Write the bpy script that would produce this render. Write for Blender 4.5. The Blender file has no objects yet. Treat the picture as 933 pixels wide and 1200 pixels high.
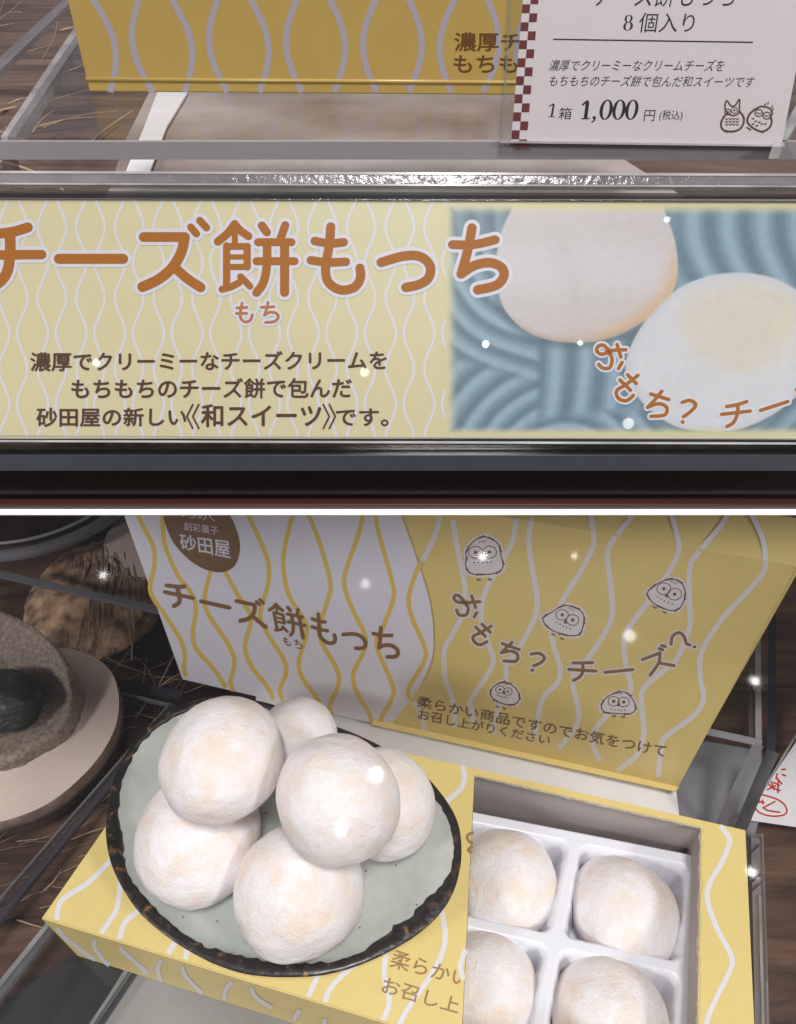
import bpy, bmesh, math, random
import numpy as np
from mathutils import Vector, Matrix, Euler, noise
random.seed(7)
S = bpy.context.scene
COL = S.collection
R = math.radians

# ------------------------------------------------------------------ camera
FPX = 824.0                       # focal length in pixels of a 933 x 1200 picture
PITCH = R(42.3)
CAM = Vector((0, 0, .40))
cd = bpy.data.cameras.new('camera')
cd.sensor_fit = 'VERTICAL'; cd.sensor_height = 24; cd.lens = 24 * FPX / 1200
cd.clip_start = .005; cd.clip_end = 50
cam = bpy.data.objects.new('camera', cd); COL.objects.link(cam)
cam.location = CAM; cam.rotation_euler = (R(90) - PITCH, 0, 0)
S.camera = cam
# ------------------------------------------------------------------ light
w = bpy.data.worlds.new('World'); S.world = w; w.use_nodes = True
w.node_tree.nodes['Background'].inputs[0].default_value = (.80, .88, 1, 1)
w.node_tree.nodes['Background'].inputs[1].default_value = .15
S.view_settings.view_transform = 'Standard'; S.view_settings.look = 'None'
S.view_settings.exposure = .17; S.view_settings.gamma = 1


def lamp(name, loc, aim, power, size, col=(1, .964, .928), spread=180):
    l = bpy.data.lights.new(name, 'AREA'); l.energy = power; l.size = size; l.shape = 'DISK'; l.color = col
    l.spread = R(spread)
    o = bpy.data.objects.new(name, l); COL.objects.link(o); o.location = loc
    o.rotation_euler = (Vector(aim) - Vector(loc)).to_track_quat('-Z', 'Y').to_euler()
    return o


lamp('ceiling_lamp', (1.60, -.95, 1.35), (0, .15, .15), 19, .4)
lamp('ceiling_lamp', (-1.60, -.85, 1.35), (0, .15, .15), 17, .4)
lamp('ceiling_lamp', (.10, -.30, 1.60), (0, .12, .1), 16, .3)
lamp('ceiling_lamp', (.10, .70, 1.40), (0, .45, .3), 4.5, .30)

# ------------------------------------------------------------------ helpers
FW = Vector((0, math.cos(PITCH), -math.sin(PITCH)))
UP = Vector((0, math.sin(PITCH), math.cos(PITCH)))


def ray(x, y):
    return FW + Vector((1, 0, 0)) * ((x - 466.5) / FPX) - UP * ((y - 600) / FPX)


def gz(x, y, z):                   # the point of the horizontal plane z seen at a photo pixel
    d = ray(x, y); return CAM + d * ((z - CAM.z) / d.z)


def ang(y): return PITCH + math.atan((y - 600) / FPX)
def RZ(row, z): return (CAM.z - z) / math.tan(ang(row))     # Y of height z at a row
def RY(row, Y): return CAM.z - Y * math.tan(ang(row))       # z at distance Y on a row


class Plane:
    def __init__(s, o, n):
        s.o = Vector(o); s.n = Vector(n).normalized()
        if s.n.dot(CAM - s.o) < 0: s.n = -s.n

    def hit(s, x, y, off=0.0):
        d = ray(x, y); o = s.o + s.n * off
        return CAM + d * ((o - CAM).dot(s.n) / d.dot(s.n))


def lin(r, g, b):
    f = lambda c: (c / 255 / 12.92) if c / 255 <= .04045 else ((c / 255 + .055) / 1.055) ** 2.4
    return (f(r), f(g), f(b), 1)


def thing(name, label, cat, loc=(0, 0, 0), group=None):
    o = bpy.data.objects.new(name, None); COL.objects.link(o); o.location = loc
    o.empty_display_size = .01
    return tag(o, label, cat, group)


def tag(o, label, cat, group=None):
    o['label'] = label; o['category'] = cat
    if group: o['group'] = group
    return o


def wloc(o):
    v = Vector((0, 0, 0))
    while o: v += o.location; o = o.parent
    return v


def obj(name, verts, faces, mat, parent=None, smooth=False, origin=None, kind=None, solid=None):
    base = wloc(parent) if parent else Vector(origin or (0, 0, 0))
    me = bpy.data.meshes.new(name)
    if solid and len(faces) == 1:          # sheets face the front, their thickness goes behind
        V_ = [Vector(v) for v in verts]; nn = Vector((0, 0, 0))
        for i in range(1, len(V_) - 1): nn += (V_[i] - V_[0]).cross(V_[i + 1] - V_[0])
        if nn.dot(CAM - V_[0]) < 0: faces = [tuple(faces[0][::-1])]
    me.from_pydata([Vector(v) - base for v in verts], [], faces); me.update()
    if smooth:
        for p in me.polygons: p.use_smooth = True
    for m in (mat if isinstance(mat, (list, tuple)) else [mat]): me.materials.append(m)
    o = bpy.data.objects.new(name, me); COL.objects.link(o)
    if parent: o.parent = parent
    else: o.location = base
    if kind: o['kind'] = kind
    if solid:
        md = o.modifiers.new('s', 'SOLIDIFY'); md.thickness = solid; md.offset = -1
    return o


class MB:
    def __init__(s): s.v = []; s.f = []

    def add(s, vs, fs):
        n = len(s.v); s.v += [Vector(v) for v in vs]; s.f += [tuple(i + n for i in f) for f in fs]; return s

    def slab(s, pts, d):           # polygon extruded by vector d
        n = len(pts); d = Vector(d)
        vs = [Vector(p) for p in pts] + [Vector(p) + d for p in pts]
        return s.add(vs, [tuple(range(n)), tuple(range(2 * n - 1, n - 1, -1))] + [(i, i + n, (i + 1) % n + n, (i + 1) % n) for i in range(n)])

    def box(s, a, b):
        (x0, y0, z0), (x1, y1, z1) = a, b
        return s.slab([(x0, y0, z0), (x1, y0, z0), (x1, y1, z0), (x0, y1, z0)], (0, 0, z1 - z0))

    def tube(s, pts, r, n=8, cap=True):
        pts = [Vector(p) for p in pts]; rings = []; k = len(pts)
        rr = r if isinstance(r, (list, tuple)) else [r] * k
        for i, p in enumerate(pts):
            t = (pts[min(i + 1, k - 1)] - pts[max(i - 1, 0)]).normalized()
            a = t.cross(Vector((0, 0, 1)))
            if a.length < 1e-3: a = Vector((1, 0, 0))
            a.normalize(); b = t.cross(a)
            rings += [p + (a * math.cos(2 * math.pi * j / n) + b * math.sin(2 * math.pi * j / n)) * rr[i] for j in range(n)]
        fs = [(i * n + j, i * n + (j + 1) % n, (i + 1) * n + (j + 1) % n, (i + 1) * n + j) for i in range(k - 1) for j in range(n)]
        if cap: fs += [tuple(range(n - 1, -1, -1)), tuple(range((k - 1) * n, k * n))]
        return s.add(rings, fs)

    def build(s, name, mat, parent=None, **k): return obj(name, s.v, s.f, mat, parent, **k)


def bevel(o, w_, seg=2):
    m = o.modifiers.new('b', 'BEVEL'); m.width = w_; m.segments = seg; m.limit_method = 'ANGLE'; m.angle_limit = R(40)
    return o


def spline(pts, n=10, closed=False):
    P = [np.array(p, float) for p in pts]; k = len(P)
    if k < 3 and not closed: return [tuple(p) for p in P]
    out = []
    for i in range(k if closed else k - 1):
        if closed: a, b, c, d = P[i - 1], P[i], P[(i + 1) % k], P[(i + 2) % k]
        else: a, b, c, d = P[max(i - 1, 0)], P[i], P[i + 1], P[min(i + 2, k - 1)]
        for j in range(n):
            t = j / n
            out.append(tuple(.5 * ((2 * b) + (c - a) * t + (2 * a - 5 * b + 4 * c - d) * t * t + (3 * b - a - 3 * c + d) * t ** 3)))
    if not closed: out.append(tuple(P[-1]))
    return out


# ---- printing: shapes drawn in the plane of the sheet they are printed on
class Ink:
    def __init__(s, plane, off, hit=None):
        s.pl = plane; s.off = off * .22; s.k = 0; s.mb = MB(); s.hit = hit or plane.hit

    def poly(s, pts):
        s.k += 1; o = s.off + s.k * 6e-7
        s.mb.add([s.hit(x, y, o) for x, y in pts], [tuple(range(len(pts)))]); return s

    def stroke(s, pts, wd, curve=True, cap=True, clip=None):
        if curve and len(pts) > 2: pts = spline(pts, 8)
        elif len(pts) > 2:
            for a, b in zip(pts[:-1], pts[1:]): s.stroke([a, b], wd, False)
            return s
        s.k += 1; o = s.off + s.k * 6e-7
        P = [np.array(p, float) for p in pts]; L = []; Rr = []; h = wd / 2
        for i, p in enumerate(P):
            t = P[min(i + 1, len(P) - 1)] - P[max(i - 1, 0)]; t = t / (np.linalg.norm(t) + 1e-9)
            nn = np.array((-t[1], t[0])); L.append(p + nn * h); Rr.append(p - nn * h)
        n = len(P); vs = [s.hit(*q, o) for q in L] + [s.hit(*q, o) for q in Rr]
        fs = [(i, i + 1, n + i + 1, n + i) for i in range(n - 1)]
        s.mb.add(vs, fs)
        if cap:
            for e, q in ((0, 1), (-1, -2)):
                t = P[e] - P[q]; a0 = math.atan2(t[1], t[0])
                arc = [P[e] + h * np.array((math.cos(a0 + a), math.sin(a0 + a))) for a in np.linspace(-math.pi / 2, math.pi / 2, 9)]
                s.mb.add([s.hit(*q_, o) for q_ in arc], [tuple(range(9))])
        return s

    def within(s, pts, wd, inside):
        """only the stretches of a curve that lie on the sheet"""
        run = []
        for p in spline(pts, 40) + [None]:
            if p is not None and inside(*p): run.append(p); continue
            if len(run) > 2: s._ribbon(run, wd)
            run = []
        return s

    def _ribbon(s, run, wd):
        s.k += 1; o = s.off + s.k * 6e-7; P = [np.array(p, float) for p in run]; n = len(P); A = []; B = []
        for i, p in enumerate(P):
            t = P[min(i + 1, n - 1)] - P[max(i - 1, 0)]; t = t / (np.linalg.norm(t) + 1e-9); q = np.array((-t[1], t[0])) * wd / 2
            A.append(s.hit(*(p + q), o)); B.append(s.hit(*(p - q), o))
        s.mb.add(A + B, [(i, i + 1, n + i + 1, n + i) for i in range(n - 1)])

    def dot(s, c, r, ry=None):
        return s.poly([(c[0] + r * math.cos(a), c[1] + (ry or r) * math.sin(a)) for a in np.linspace(0, 2 * math.pi, 14, False)])

    def build(s, name, mat, parent): return s.mb.build(name, mat, parent)


def text_mesh(body, bold=0.0, res=4):
    c = bpy.data.curves.new('t', 'FONT'); c.body = body; c.offset = bold; c.resolution_u = res
    o = bpy.data.objects.new('t', c); COL.objects.link(o)
    bpy.context.view_layer.update()
    dg = bpy.context.evaluated_depsgraph_get()
    me = bpy.data.meshes.new_from_object(o.evaluated_get(dg))
    vs = np.array([v.co[:2] for v in me.vertices]); fs = [tuple(p.vertices) for p in me.polygons]
    bpy.data.objects.remove(o); bpy.data.curves.remove(c); bpy.data.meshes.remove(me)
    return vs, fs


def text(ink, body, quad, bold=0.012, shear=0.0, clipx=None):
    """letters fitted into a quad of the sheet: top left, top right, bottom right, bottom left"""
    vs, fs = text_mesh(body, 0)
    lo, hi = vs.min(0), vs.max(0)
    q = [np.array(p, float) for p in quad]
    if len(q) == 2:
        (x0, y0), (x1, y1) = q; q = [np.array(p) for p in ((x0, y0), (x1, y0), (x1, y1), (x0, y1))]
    out = []
    for v in vs:
        u, t = (v - lo) / (hi - lo)
        p = (q[3] * (1 - u) + q[2] * u) * (1 - t) + (q[0] * (1 - u) + q[1] * u) * t
        p = p + np.array((shear * (t - .5) * np.linalg.norm(q[0] - q[3]), 0))
        out.append(p)
    if clipx is not None:
        fs = [f for f in fs if all(out[i][0] < clipx(out[i][1]) for i in f)]
    e = max(bold, 0) * np.linalg.norm(q[0] - q[3])          # a slightly heavier weight: the same letters struck again beside themselves
    for dx, dy in ((-e, 0), (e, 0), (0, -e), (0, e)) if e else ((0, 0),):
        ink.k += 1; o = ink.off + ink.k * 6e-7
        ink.mb.add([ink.hit(p[0] + dx, p[1] + dy, o) for p in out], fs)
    return ink


# ------------------------------------------------------------------ materials
def mat(name, col, rough=.5, spec=.5, noise_amt=0, noise_scale=50, bump=0, bump_scale=200, metal=0, coat=0, col2=None, alpha=1, sss=0, trans=0):
    m = bpy.data.materials.new(name); m.use_nodes = True; nt = m.node_tree; N = nt.nodes; L = nt.links
    b = N['Principled BSDF']; b.inputs['Roughness'].default_value = rough; b.inputs['Metallic'].default_value = metal
    b.inputs['Specular IOR Level'].default_value = spec; b.inputs['Coat Weight'].default_value = coat
    b.inputs['Base Color'].default_value = col; b.inputs['Alpha'].default_value = alpha
    if sss:
        b.inputs['Subsurface Weight'].default_value = sss; b.inputs['Subsurface Radius'].default_value = (.006, .0035, .002)
        b.inputs['Subsurface Scale'].default_value = 1
    if trans: b.inputs['Transmission Weight'].default_value = trans
    tc = N.new('ShaderNodeTexCoord')
    if noise_amt or col2:
        n = N.new('ShaderNodeTexNoise'); n.inputs['Scale'].default_value = noise_scale; n.inputs['Detail'].default_value = 6
        L.new(tc.outputs['Object'], n.inputs['Vector'])
        r = N.new('ShaderNodeValToRGB'); r.color_ramp.elements[0].position = .3; r.color_ramp.elements[1].position = .7
        c2 = col2 or tuple(c * (1 - noise_amt) for c in col[:3]) + (1,)
        r.color_ramp.elements[0].color = c2; r.color_ramp.elements[1].color = col
        L.new(n.outputs['Fac'], r.inputs['Fac']); L.new(r.outputs['Color'], b.inputs['Base Color'])
    if bump:
        n2 = N.new('ShaderNodeTexNoise'); n2.inputs['Scale'].default_value = bump_scale; n2.inputs['Detail'].default_value = 5
        L.new(tc.outputs['Object'], n2.inputs['Vector'])
        bp = N.new('ShaderNodeBump'); bp.inputs['Strength'].default_value = bump; bp.inputs['Distance'].default_value = .001
        L.new(n2.outputs['Fac'], bp.inputs['Height']); L.new(bp.outputs['Normal'], b.inputs['Normal'])
    return m


def clear(name, tint=(.93, .95, .95, 1), gloss=1.0, rough=.02):
    """thin clear acrylic: sees through, mirrors a little more at a slant"""
    m = bpy.data.materials.new(name); m.use_nodes = True; nt = m.node_tree; N = nt.nodes; L = nt.links
    N.remove(N['Principled BSDF'])
    t = N.new('ShaderNodeBsdfTransparent'); t.inputs[0].default_value = tint
    g = N.new('ShaderNodeBsdfGlossy'); g.inputs['Roughness'].default_value = rough
    lw = N.new('ShaderNodeLayerWeight'); lw.inputs['Blend'].default_value = .5
    pw = N.new('ShaderNodeMath'); pw.operation = 'POWER'; pw.inputs[1].default_value = 5
    fr = N.new('ShaderNodeMath'); fr.operation = 'MULTIPLY_ADD'; fr.inputs[1].default_value = .96; fr.inputs[2].default_value = .04
    L.new(lw.outputs['Facing'], pw.inputs[0]); L.new(pw.outputs[0], fr.inputs[0])
    mul = N.new('ShaderNodeMath'); mul.operation = 'MULTIPLY'; mul.inputs[1].default_value = gloss
    mx = N.new('ShaderNodeMixShader')
    L.new(fr.outputs[0], mul.inputs[0]); L.new(mul.outputs[0], mx.inputs[0]); L.new(t.outputs[0], mx.inputs[1]); L.new(g.outputs[0], mx.inputs[2])
    L.new(mx.outputs[0], N['Material Output'].inputs[0])
    return m


def wood(name, c1, c2, scale=(3, 60, 60), rough=.35, bump=.1, detail=8, rot=0.0):
    m = bpy.data.materials.new(name); m.use_nodes = True; nt = m.node_tree; N = nt.nodes; L = nt.links
    b = N['Principled BSDF']; b.inputs['Roughness'].default_value = rough
    tc = N.new('ShaderNodeTexCoord'); mp = N.new('ShaderNodeMapping'); mp.inputs['Scale'].default_value = scale
    mp.inputs['Rotation'].default_value = (0, 0, rot)
    n = N.new('ShaderNodeTexNoise'); n.inputs['Scale'].default_value = 1; n.inputs['Detail'].default_value = detail
    n.inputs['Distortion'].default_value = .6; n.inputs['Roughness'].default_value = .65
    r = N.new('ShaderNodeValToRGB'); r.color_ramp.elements[0].position = .32; r.color_ramp.elements[1].position = .68
    r.color_ramp.elements[0].color = c1; r.color_ramp.elements[1].color = c2
    L.new(tc.outputs['Object'], mp.inputs[0]); L.new(mp.outputs[0], n.inputs['Vector']); L.new(n.outputs['Fac'], r.inputs[0])
    L.new(r.outputs[0], b.inputs['Base Color'])
    bp = N.new('ShaderNodeBump'); bp.inputs['Strength'].default_value = bump; bp.inputs['Distance'].default_value = .001
    L.new(n.outputs['Fac'], bp.inputs['Height']); L.new(bp.outputs[0], b.inputs['Normal'])
    return m


M = {}
M['signpaper'] = mat('pale yellow paper', lin(203, 188, 150), .45, noise_amt=.03, noise_scale=30)
M['signline'] = mat('lilac white print', lin(204, 196, 206), .45)
M['orange'] = mat('orange print', lin(162, 92, 2), .5, .3, noise_amt=.06, noise_scale=300)
M['brown'] = mat('brown print', lin(78, 44, 24), .5, .3)
M['black'] = mat('black gloss', lin(8, 7, 8), .2, .35, bump=.02, bump_scale=300)
M['chamfer'] = mat('dark polished edge', lin(50, 52, 60), .3, noise_amt=.15, noise_scale=200)
M['redwood'] = wood('red brown wood', lin(30, 14, 11), lin(66, 36, 29), (4, 250, 250), .4)
M['white'] = mat('white trim', lin(253, 253, 253), .4)
M['card'] = mat('yellow card', lin(226, 205, 134), .38, noise_amt=.04, noise_scale=90, bump=.05, bump_scale=900)
M['gold'] = mat('golden yellow card', lin(172, 145, 80), .28, noise_amt=.05, noise_scale=60, bump=.04, bump_scale=900)  # the yellow card again, darkened to imitate dimmer exposure on the upper box
M['cardline'] = mat('lilac white stripe', lin(222, 220, 228), .4)
M['raw'] = mat('raw card edge', lin(200, 190, 170), .8, noise_amt=.5, noise_scale=900)
M['inner'] = mat('grey inside of the card', lin(178, 168, 166), .7, noise_amt=.06, noise_scale=80)
M['sleeve'] = mat('white paper sleeve', lin(226, 226, 242), .5, noise_amt=.03, noise_scale=60, bump=.04, bump_scale=600)
M['yline'] = mat('yellow stripe', lin(226, 196, 96), .5)
M['print'] = mat('brown ink', lin(140, 104, 70), .4)
M['emblem'] = mat('bronze brown print', lin(122, 92, 62), .4, noise_amt=.06, noise_scale=200)
M['pricecard'] = mat('white price card', lin(220, 204, 208), .35, noise_amt=.02, noise_scale=60)
M['ink'] = mat('black ink', lin(34, 28, 30), .45)
M['maroon'] = mat('maroon print', lin(108, 44, 44), .45)
M['owlink'] = mat('brown ink drawing', lin(96, 60, 50), .5)
M['red'] = mat('red pen', lin(196, 52, 44), .5)
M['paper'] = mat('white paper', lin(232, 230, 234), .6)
M['clear'] = clear('clear acrylic')
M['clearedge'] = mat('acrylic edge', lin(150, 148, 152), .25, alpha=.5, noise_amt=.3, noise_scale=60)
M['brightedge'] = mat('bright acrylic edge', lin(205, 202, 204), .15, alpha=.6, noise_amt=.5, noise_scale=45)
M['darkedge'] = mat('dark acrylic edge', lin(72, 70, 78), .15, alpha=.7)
M['tray'] = mat('white plastic tray', lin(242, 242, 250), .28, sss=.15)
M['straw'] = mat('dry straw', lin(188, 160, 132), .7, noise_amt=.4, noise_scale=60)


# ------------------------------------------------------------------ the setting: counter floor under the lower display
def plank_material():
    m = wood('dark wood floor', lin(32, 21, 18), lin(122, 94, 78), (6, 48, 48), .4, .3, 10, -.5)
    return m


M['floor'] = plank_material()
MB().box((-1.5, -1.0, -.03), (1.5, 1.6, 0)).build('floor', M['floor'], kind='structure')
DZ = .03                           # height of the acrylic riser the boxes stand on

# ------------------------------------------------------------------ upper shelf: plinth, edging and deck
Y0 = .1376; ZA = RY(517, Y0)
sh = thing('display_shelf', 'upper display shelf with glossy black plinth, reddish wood edge and white edging strip', 'shelf', (0, Y0, ZA))
Y1 = RZ(534, ZA)
XW = .27
Y2 = Y1 - .0016; z2 = RY(551, Y2); z3 = RY(584, Y2)
Y3 = RZ(591, z3); z4 = RY(597, Y3); z5 = RY(603.6, Y3 - .002)


def prism(name, prof, m, par, bev=0, x0=-XW, x1=XW):
    mb = MB().slab([(x0, y, z) for y, z in prof], (x1 - x0, 0, 0)); o = mb.build(name, m, par)
    if bev: bevel(o, bev)
    return o


prism('plinth', [(Y0 + .03, ZA), (Y1 + .0004, ZA), (Y2 + .0004, z2 + .0002), (Y2, z2), (Y2, z3), (Y0 + .03, z3)], M['black'], sh, .0002)
prism('edge_bar', [(Y1 + .0003, ZA + .0001), (Y1, ZA), (Y2 - .0002, z2), (Y2 + .0003, z2 - .0001)], M['chamfer'], sh)
prism('wood_edging', [(Y0 + .03, z3 - .0002), (Y3, z3 - .0002), (Y3, z4), (Y0 + .03, z4)], M['redwood'], sh, .0003)
prism('white_edging', [(Y0 + .03, z4 - .0001), (Y3 - .0003, z4 - .0001), (Y3 - .002, z5 + .0002), (Y3 - .002, z5), (Y0 + .03, z5)], M['white'], sh)  # divider strip added between the two tiers, sloped to catch overhead light
M['deck'] = wood('brown deck wood', lin(66, 50, 44), lin(128, 104, 92), (6, 40, 40), .4, .1, 7, .5)
MB().box((-.9, Y0 + .0305, z4), (.9, 1.5, ZA - .001)).build('deck', M['deck'], sh)
ZD = ZA - .001                     # deck surface

# board whose two tones imitate blurred reflections in the stand, and straw strands
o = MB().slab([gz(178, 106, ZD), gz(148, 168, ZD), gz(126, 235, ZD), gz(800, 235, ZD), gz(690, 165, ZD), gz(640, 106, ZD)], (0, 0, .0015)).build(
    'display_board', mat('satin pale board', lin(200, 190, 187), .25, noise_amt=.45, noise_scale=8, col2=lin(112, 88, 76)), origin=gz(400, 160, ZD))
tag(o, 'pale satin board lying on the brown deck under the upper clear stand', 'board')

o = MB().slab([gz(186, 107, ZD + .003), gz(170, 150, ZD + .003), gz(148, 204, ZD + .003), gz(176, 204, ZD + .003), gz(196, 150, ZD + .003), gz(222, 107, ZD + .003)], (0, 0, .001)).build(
    'paper_strip', M['paper'], origin=gz(190, 150, ZD))  # white strip standing for a pale reflection in the clear stand
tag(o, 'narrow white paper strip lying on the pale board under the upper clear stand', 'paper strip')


def straw(pairs, z, name, label, n_extra=0, box=None, r=.00035, seed=1, lift=.006, wd=(.4, 1.6)):
    rnd = random.Random(seed); mb = MB()
    items = list(pairs)
    for _ in range(n_extra):
        x0, y0, x1, y1 = box; x = rnd.uniform(x0, x1); y = rnd.uniform(y0, y1); a = rnd.gauss(-.45, .35); l = rnd.uniform(30, 110)
        c = rnd.uniform(-6, 6)
        items.append([(x, y), (x + .5 * l * math.cos(a) + c * math.sin(a), y + .5 * l * math.sin(a) - c * math.cos(a)), (x + l * math.cos(a), y + l * math.sin(a))])
    for it in items:
        p = spline(it, 6); k = len(p); z0 = z + rnd.uniform(.0005, lift); sl = rnd.uniform(-.004, .006)
        pts = [gz(q[0], q[1], z0 + sl * math.sin(i / k * 3)) for i, q in enumerate(p)]
        rr = r * rnd.uniform(*wd)
        mb.tube(pts, [rr * (1 - .7 * i / k) for i in range(k)], 5)
    o = mb.build(name, M['straw'], kind='stuff', smooth=True, origin=pts[0])
    o['label'] = label; o['category'] = 'straw'
    return o


straw([[(68, 14), (64, 42), (46, 75)], [(0, 22), (14, 12), (26, 0)], [(8, 16), (22, 14), (28, 17)], [(60, 90), (100, 75), (108, 66)], [(20, 140), (60, 118), (108, 104)], [(40, 150), (80, 140), (112, 138)], [(0, 130), (30, 122), (60, 108)]],
      ZD, 'dry_straw', 'loose dry straw strands strewn on the brown deck beside the upper yellow box', 16, (-30, 5, 100, 200), r=.0006, seed=5, lift=.012)

# upper clear stand
ZS = .345; YF = RZ(166, ZS)
st = thing('acrylic_stand', 'clear acrylic stand with thick grey front edge carrying the upper yellow box', 'display stand', (0, YF, ZD))
zf = RY(187, YF)
MB().box((-.2, YF, zf), (.27, YF + .0015, ZS)).build('front_edge', mat('grey acrylic edge', lin(146, 141, 145), .3, noise_amt=.12, noise_scale=25), st)
L0 = gz(1, 160, ZS); L1 = gz(88, 31, ZS); Rr = Vector((.27, YF, ZS))
MB().slab([L0 + Vector((0, .002, -.0006)), Rr + Vector((0, .002, -.0006)), Vector((.27, L1.y, ZS - .0006)), L1 + Vector((0, 0, -.0006))], (0, 0, -.002)).build('top_plate', clear('satin clear acrylic', (.95, .95, .95, 1), .45, .16), st)
dv = (gz(18, 160, ZS) - L0)
MB().slab([L0, L0 + dv * .45, L1 + dv * .8, L1], (0, 0, -.004)).build('side_edge', M['brightedge'], st)
MB().slab([L0 + dv * .5, L0 + dv, L1 + dv * 1.6, L1 + dv * .85], (0, 0, -.0035)).build('side_edge', M['clearedge'], st)
p = gz(2, 176, .3415)
MB().slab([gz(0, 176, .341), gz(13, 176, .341), gz(22, 212, .332), gz(6, 212, .332)], (0, .002, -.003)).build('leg', M['clearedge'], st)
MB().slab([gz(905, 172, ZS), gz(917, 172, ZS), gz(948, 122, ZS), gz(936, 118, ZS)], (0, 0, -.003)).build('side_edge', M['brightedge'], st)
# a second sheet further back, seen as a soft grey band
b = MB().slab([gz(-10, 92, .35), gz(-10, 76, .35), gz(80, -6, .35), gz(92, -6, .35)], (0, 0, -.002)).build('acrylic_strip', mat('misty acrylic', lin(120, 114, 118), .4, alpha=.6), origin=gz(30, 50, .35))
tag(b, 'grey clear strip slanting across the straw at the top left corner', 'acrylic strip')

# ------------------------------------------------------------------ upper yellow box
YB = RZ(107, ZS)
PB = Plane((0, YB, ZS), (0, -1, 0))
ub = thing('snack_box', 'upright golden box with lilac wavy stripes on the upper clear stand, behind the price card', 'box', PB.hit(400, 107))
q = [PB.hit(x, y) for x, y in ((62, -70), (105, 107.5), (795, 113), (830, -70))]
bevel(MB().slab(q, (0, .035, 0)).build('body', M['gold'], ub), .0004)
MB().tube([PB.hit(101, 93, -.0003), PB.hit(799, 98, -.0003)], .00075, 10).build('crease', M['gold'], ub, smooth=True)
M['goldline'] = mat('grey lilac stripe', lin(156, 148, 158), .35)  # stripe darkened along with the card for the dimmer exposure
ik = Ink(PB, .00012)
for k in range(-2, 8):
    c = 190 + 90 * k
    for s in (-1, 1):
        pts = []
        for y in np.arange(-60, 109, 6):
            h = 17 * (1 + math.cos(2 * math.pi * (y - 53) / 229)) + .5
            pts.append((c + s * h + (y - 53) * (466 - c) / 1900, y))
        if min(p_[0] - (62 + (p_[1] + 70) * .235) for p_ in pts) > 3 and pts[-1][0] < 790: ik.stroke(pts[::2], 7.5, True, False)
ik.build('wave_pattern', M['goldline'], ub)
tx = Ink(PB, .0003)
text(tx, '濃厚チーズ', ((533, 38), (664, 60)), .02); text(tx, 'もちもちのチ', ((532, 65), (688, 85)), .02)
tx.build('lettering', mat('dark brown foil print', lin(96, 66, 34), .35), ub)

# ------------------------------------------------------------------ price card in its clear holder
zc = RY(167, YF - .0006)
PC = Plane((0, YF - .0006, zc), (0, -math.cos(R(14)), math.sin(R(14))))
pc = thing('price_card', 'white price card with maroon checkered edge and small owl drawings', 'price card', PC.hit(757, 167))
cl = lambda y: 612.8 - 13.8 * y / 165.8
cr = lambda y: 915.8 + (170.7 - y) * .196
obj('card', [PC.hit(*q) for q in ((cl(-40), -40), (cl(165.8), 165.8), (915.8, 170.7), (cr(-40), -40))], [(0, 1, 2, 3)], M['pricecard'], pc, solid=.0006)
ik = Ink(PC, .0001)
for i in range(-3, 16):
    y = 5 + 10.55 * i
    for j in range(2):
        if (i + j) % 2: continue
        x = cl(y) + j * 9.2; y2 = y + 10.55
        ik.poly([(x, y), (x + 9.2, y), (cl(y2) + (j + 1) * 9.2, y2), (cl(y2) + j * 9.2, y2)])
ik.build('checker_border', M['maroon'], pc)
tx = Ink(PC, .0002)
text(tx, 'チーズ餅もっち', ((697, -20), (862, 8)), 0, .2)
text(tx, '個入り', ((749, 15), (814, 38)), 0, .15)
text(tx, '濃厚でクリーミーなクリームチーズを', ((645, 70), (850, 70), (848, 84), (643.5, 83)), -.002, .2)
text(tx, 'もちもちのチーズ餅で包んだ和スイーツです', ((645, 88), (885, 89.5), (883, 102.5), (643.5, 101)), -.002, .2)
text(tx, '箱', ((655, 126), (670, 140)), -.002, .15); text(tx, '円', ((755, 129), (767.5, 142)), -.002, .15)
text(tx, '(税込)', ((773, 129), (800, 142)), 0, .15)
tx.stroke([(648.5, 46), (882.5, 49.6)], 1.6, cap=False)


def serif_one(t, x0, y0, x1, y1, wd):
    t.stroke([((x0 + x1) / 2 + 1.6, y0 + 1), ((x0 + x1) / 2 - 1, y1 - 1)], wd, cap=False)
    t.stroke([((x0 + x1) / 2 + 1, y0 + .7), (x0 + 1, y0 + wd + 1.2)], wd * .5)
    t.stroke([(x0 - .5, y1 - .6), (x1 - 1.5, y1 - .6)], wd * .36, cap=False)


def serif_zero(t, cx, cy, rx, ry):
    n = 28; pts = []
    t.k += 1; o_ = t.off + t.k * 6e-7
    sk = lambda x, y: t.hit(x - (y - cy) * .16, y, o_)
    A = [2 * math.pi * i / n for i in range(n)]
    vs = [sk(cx + rx * math.cos(a), cy + ry * math.sin(a)) for a in A] + [sk(cx + rx * .5 * math.cos(a), cy + ry * .9 * math.sin(a)) for a in A]
    t.mb.add(vs, [(i, (i + 1) % n, n + (i + 1) % n, n + i) for i in range(n)])


serif_zero(tx, 736.8, 21.8, 4.6, 4.6); serif_zero(tx, 736.2, 30.6, 5.6, 5.2)
serif_one(tx, 643, 121, 652, 137.5, 2.2)
serif_one(tx, 682, 117.5, 692.5, 139.5, 4)
tx.dot((696.5, 138), 2); tx.stroke([(697.3, 138.3), (696.5, 141), (693.8, 143)], 1.6)
for cx in (710.5, 725.6, 740.6): serif_zero(tx, cx, 128.5, 7.6, 11.8)
tx.build('lettering', M['ink'], pc)
v7 = lambda x, y: (740 + x / 4.834, y / 4.834)
ol = Ink(PC, .00025)


def st7(pts, wd=1.1, f=v7): ol.stroke([f(*p) for p in pts], wd * 1.4)


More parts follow.
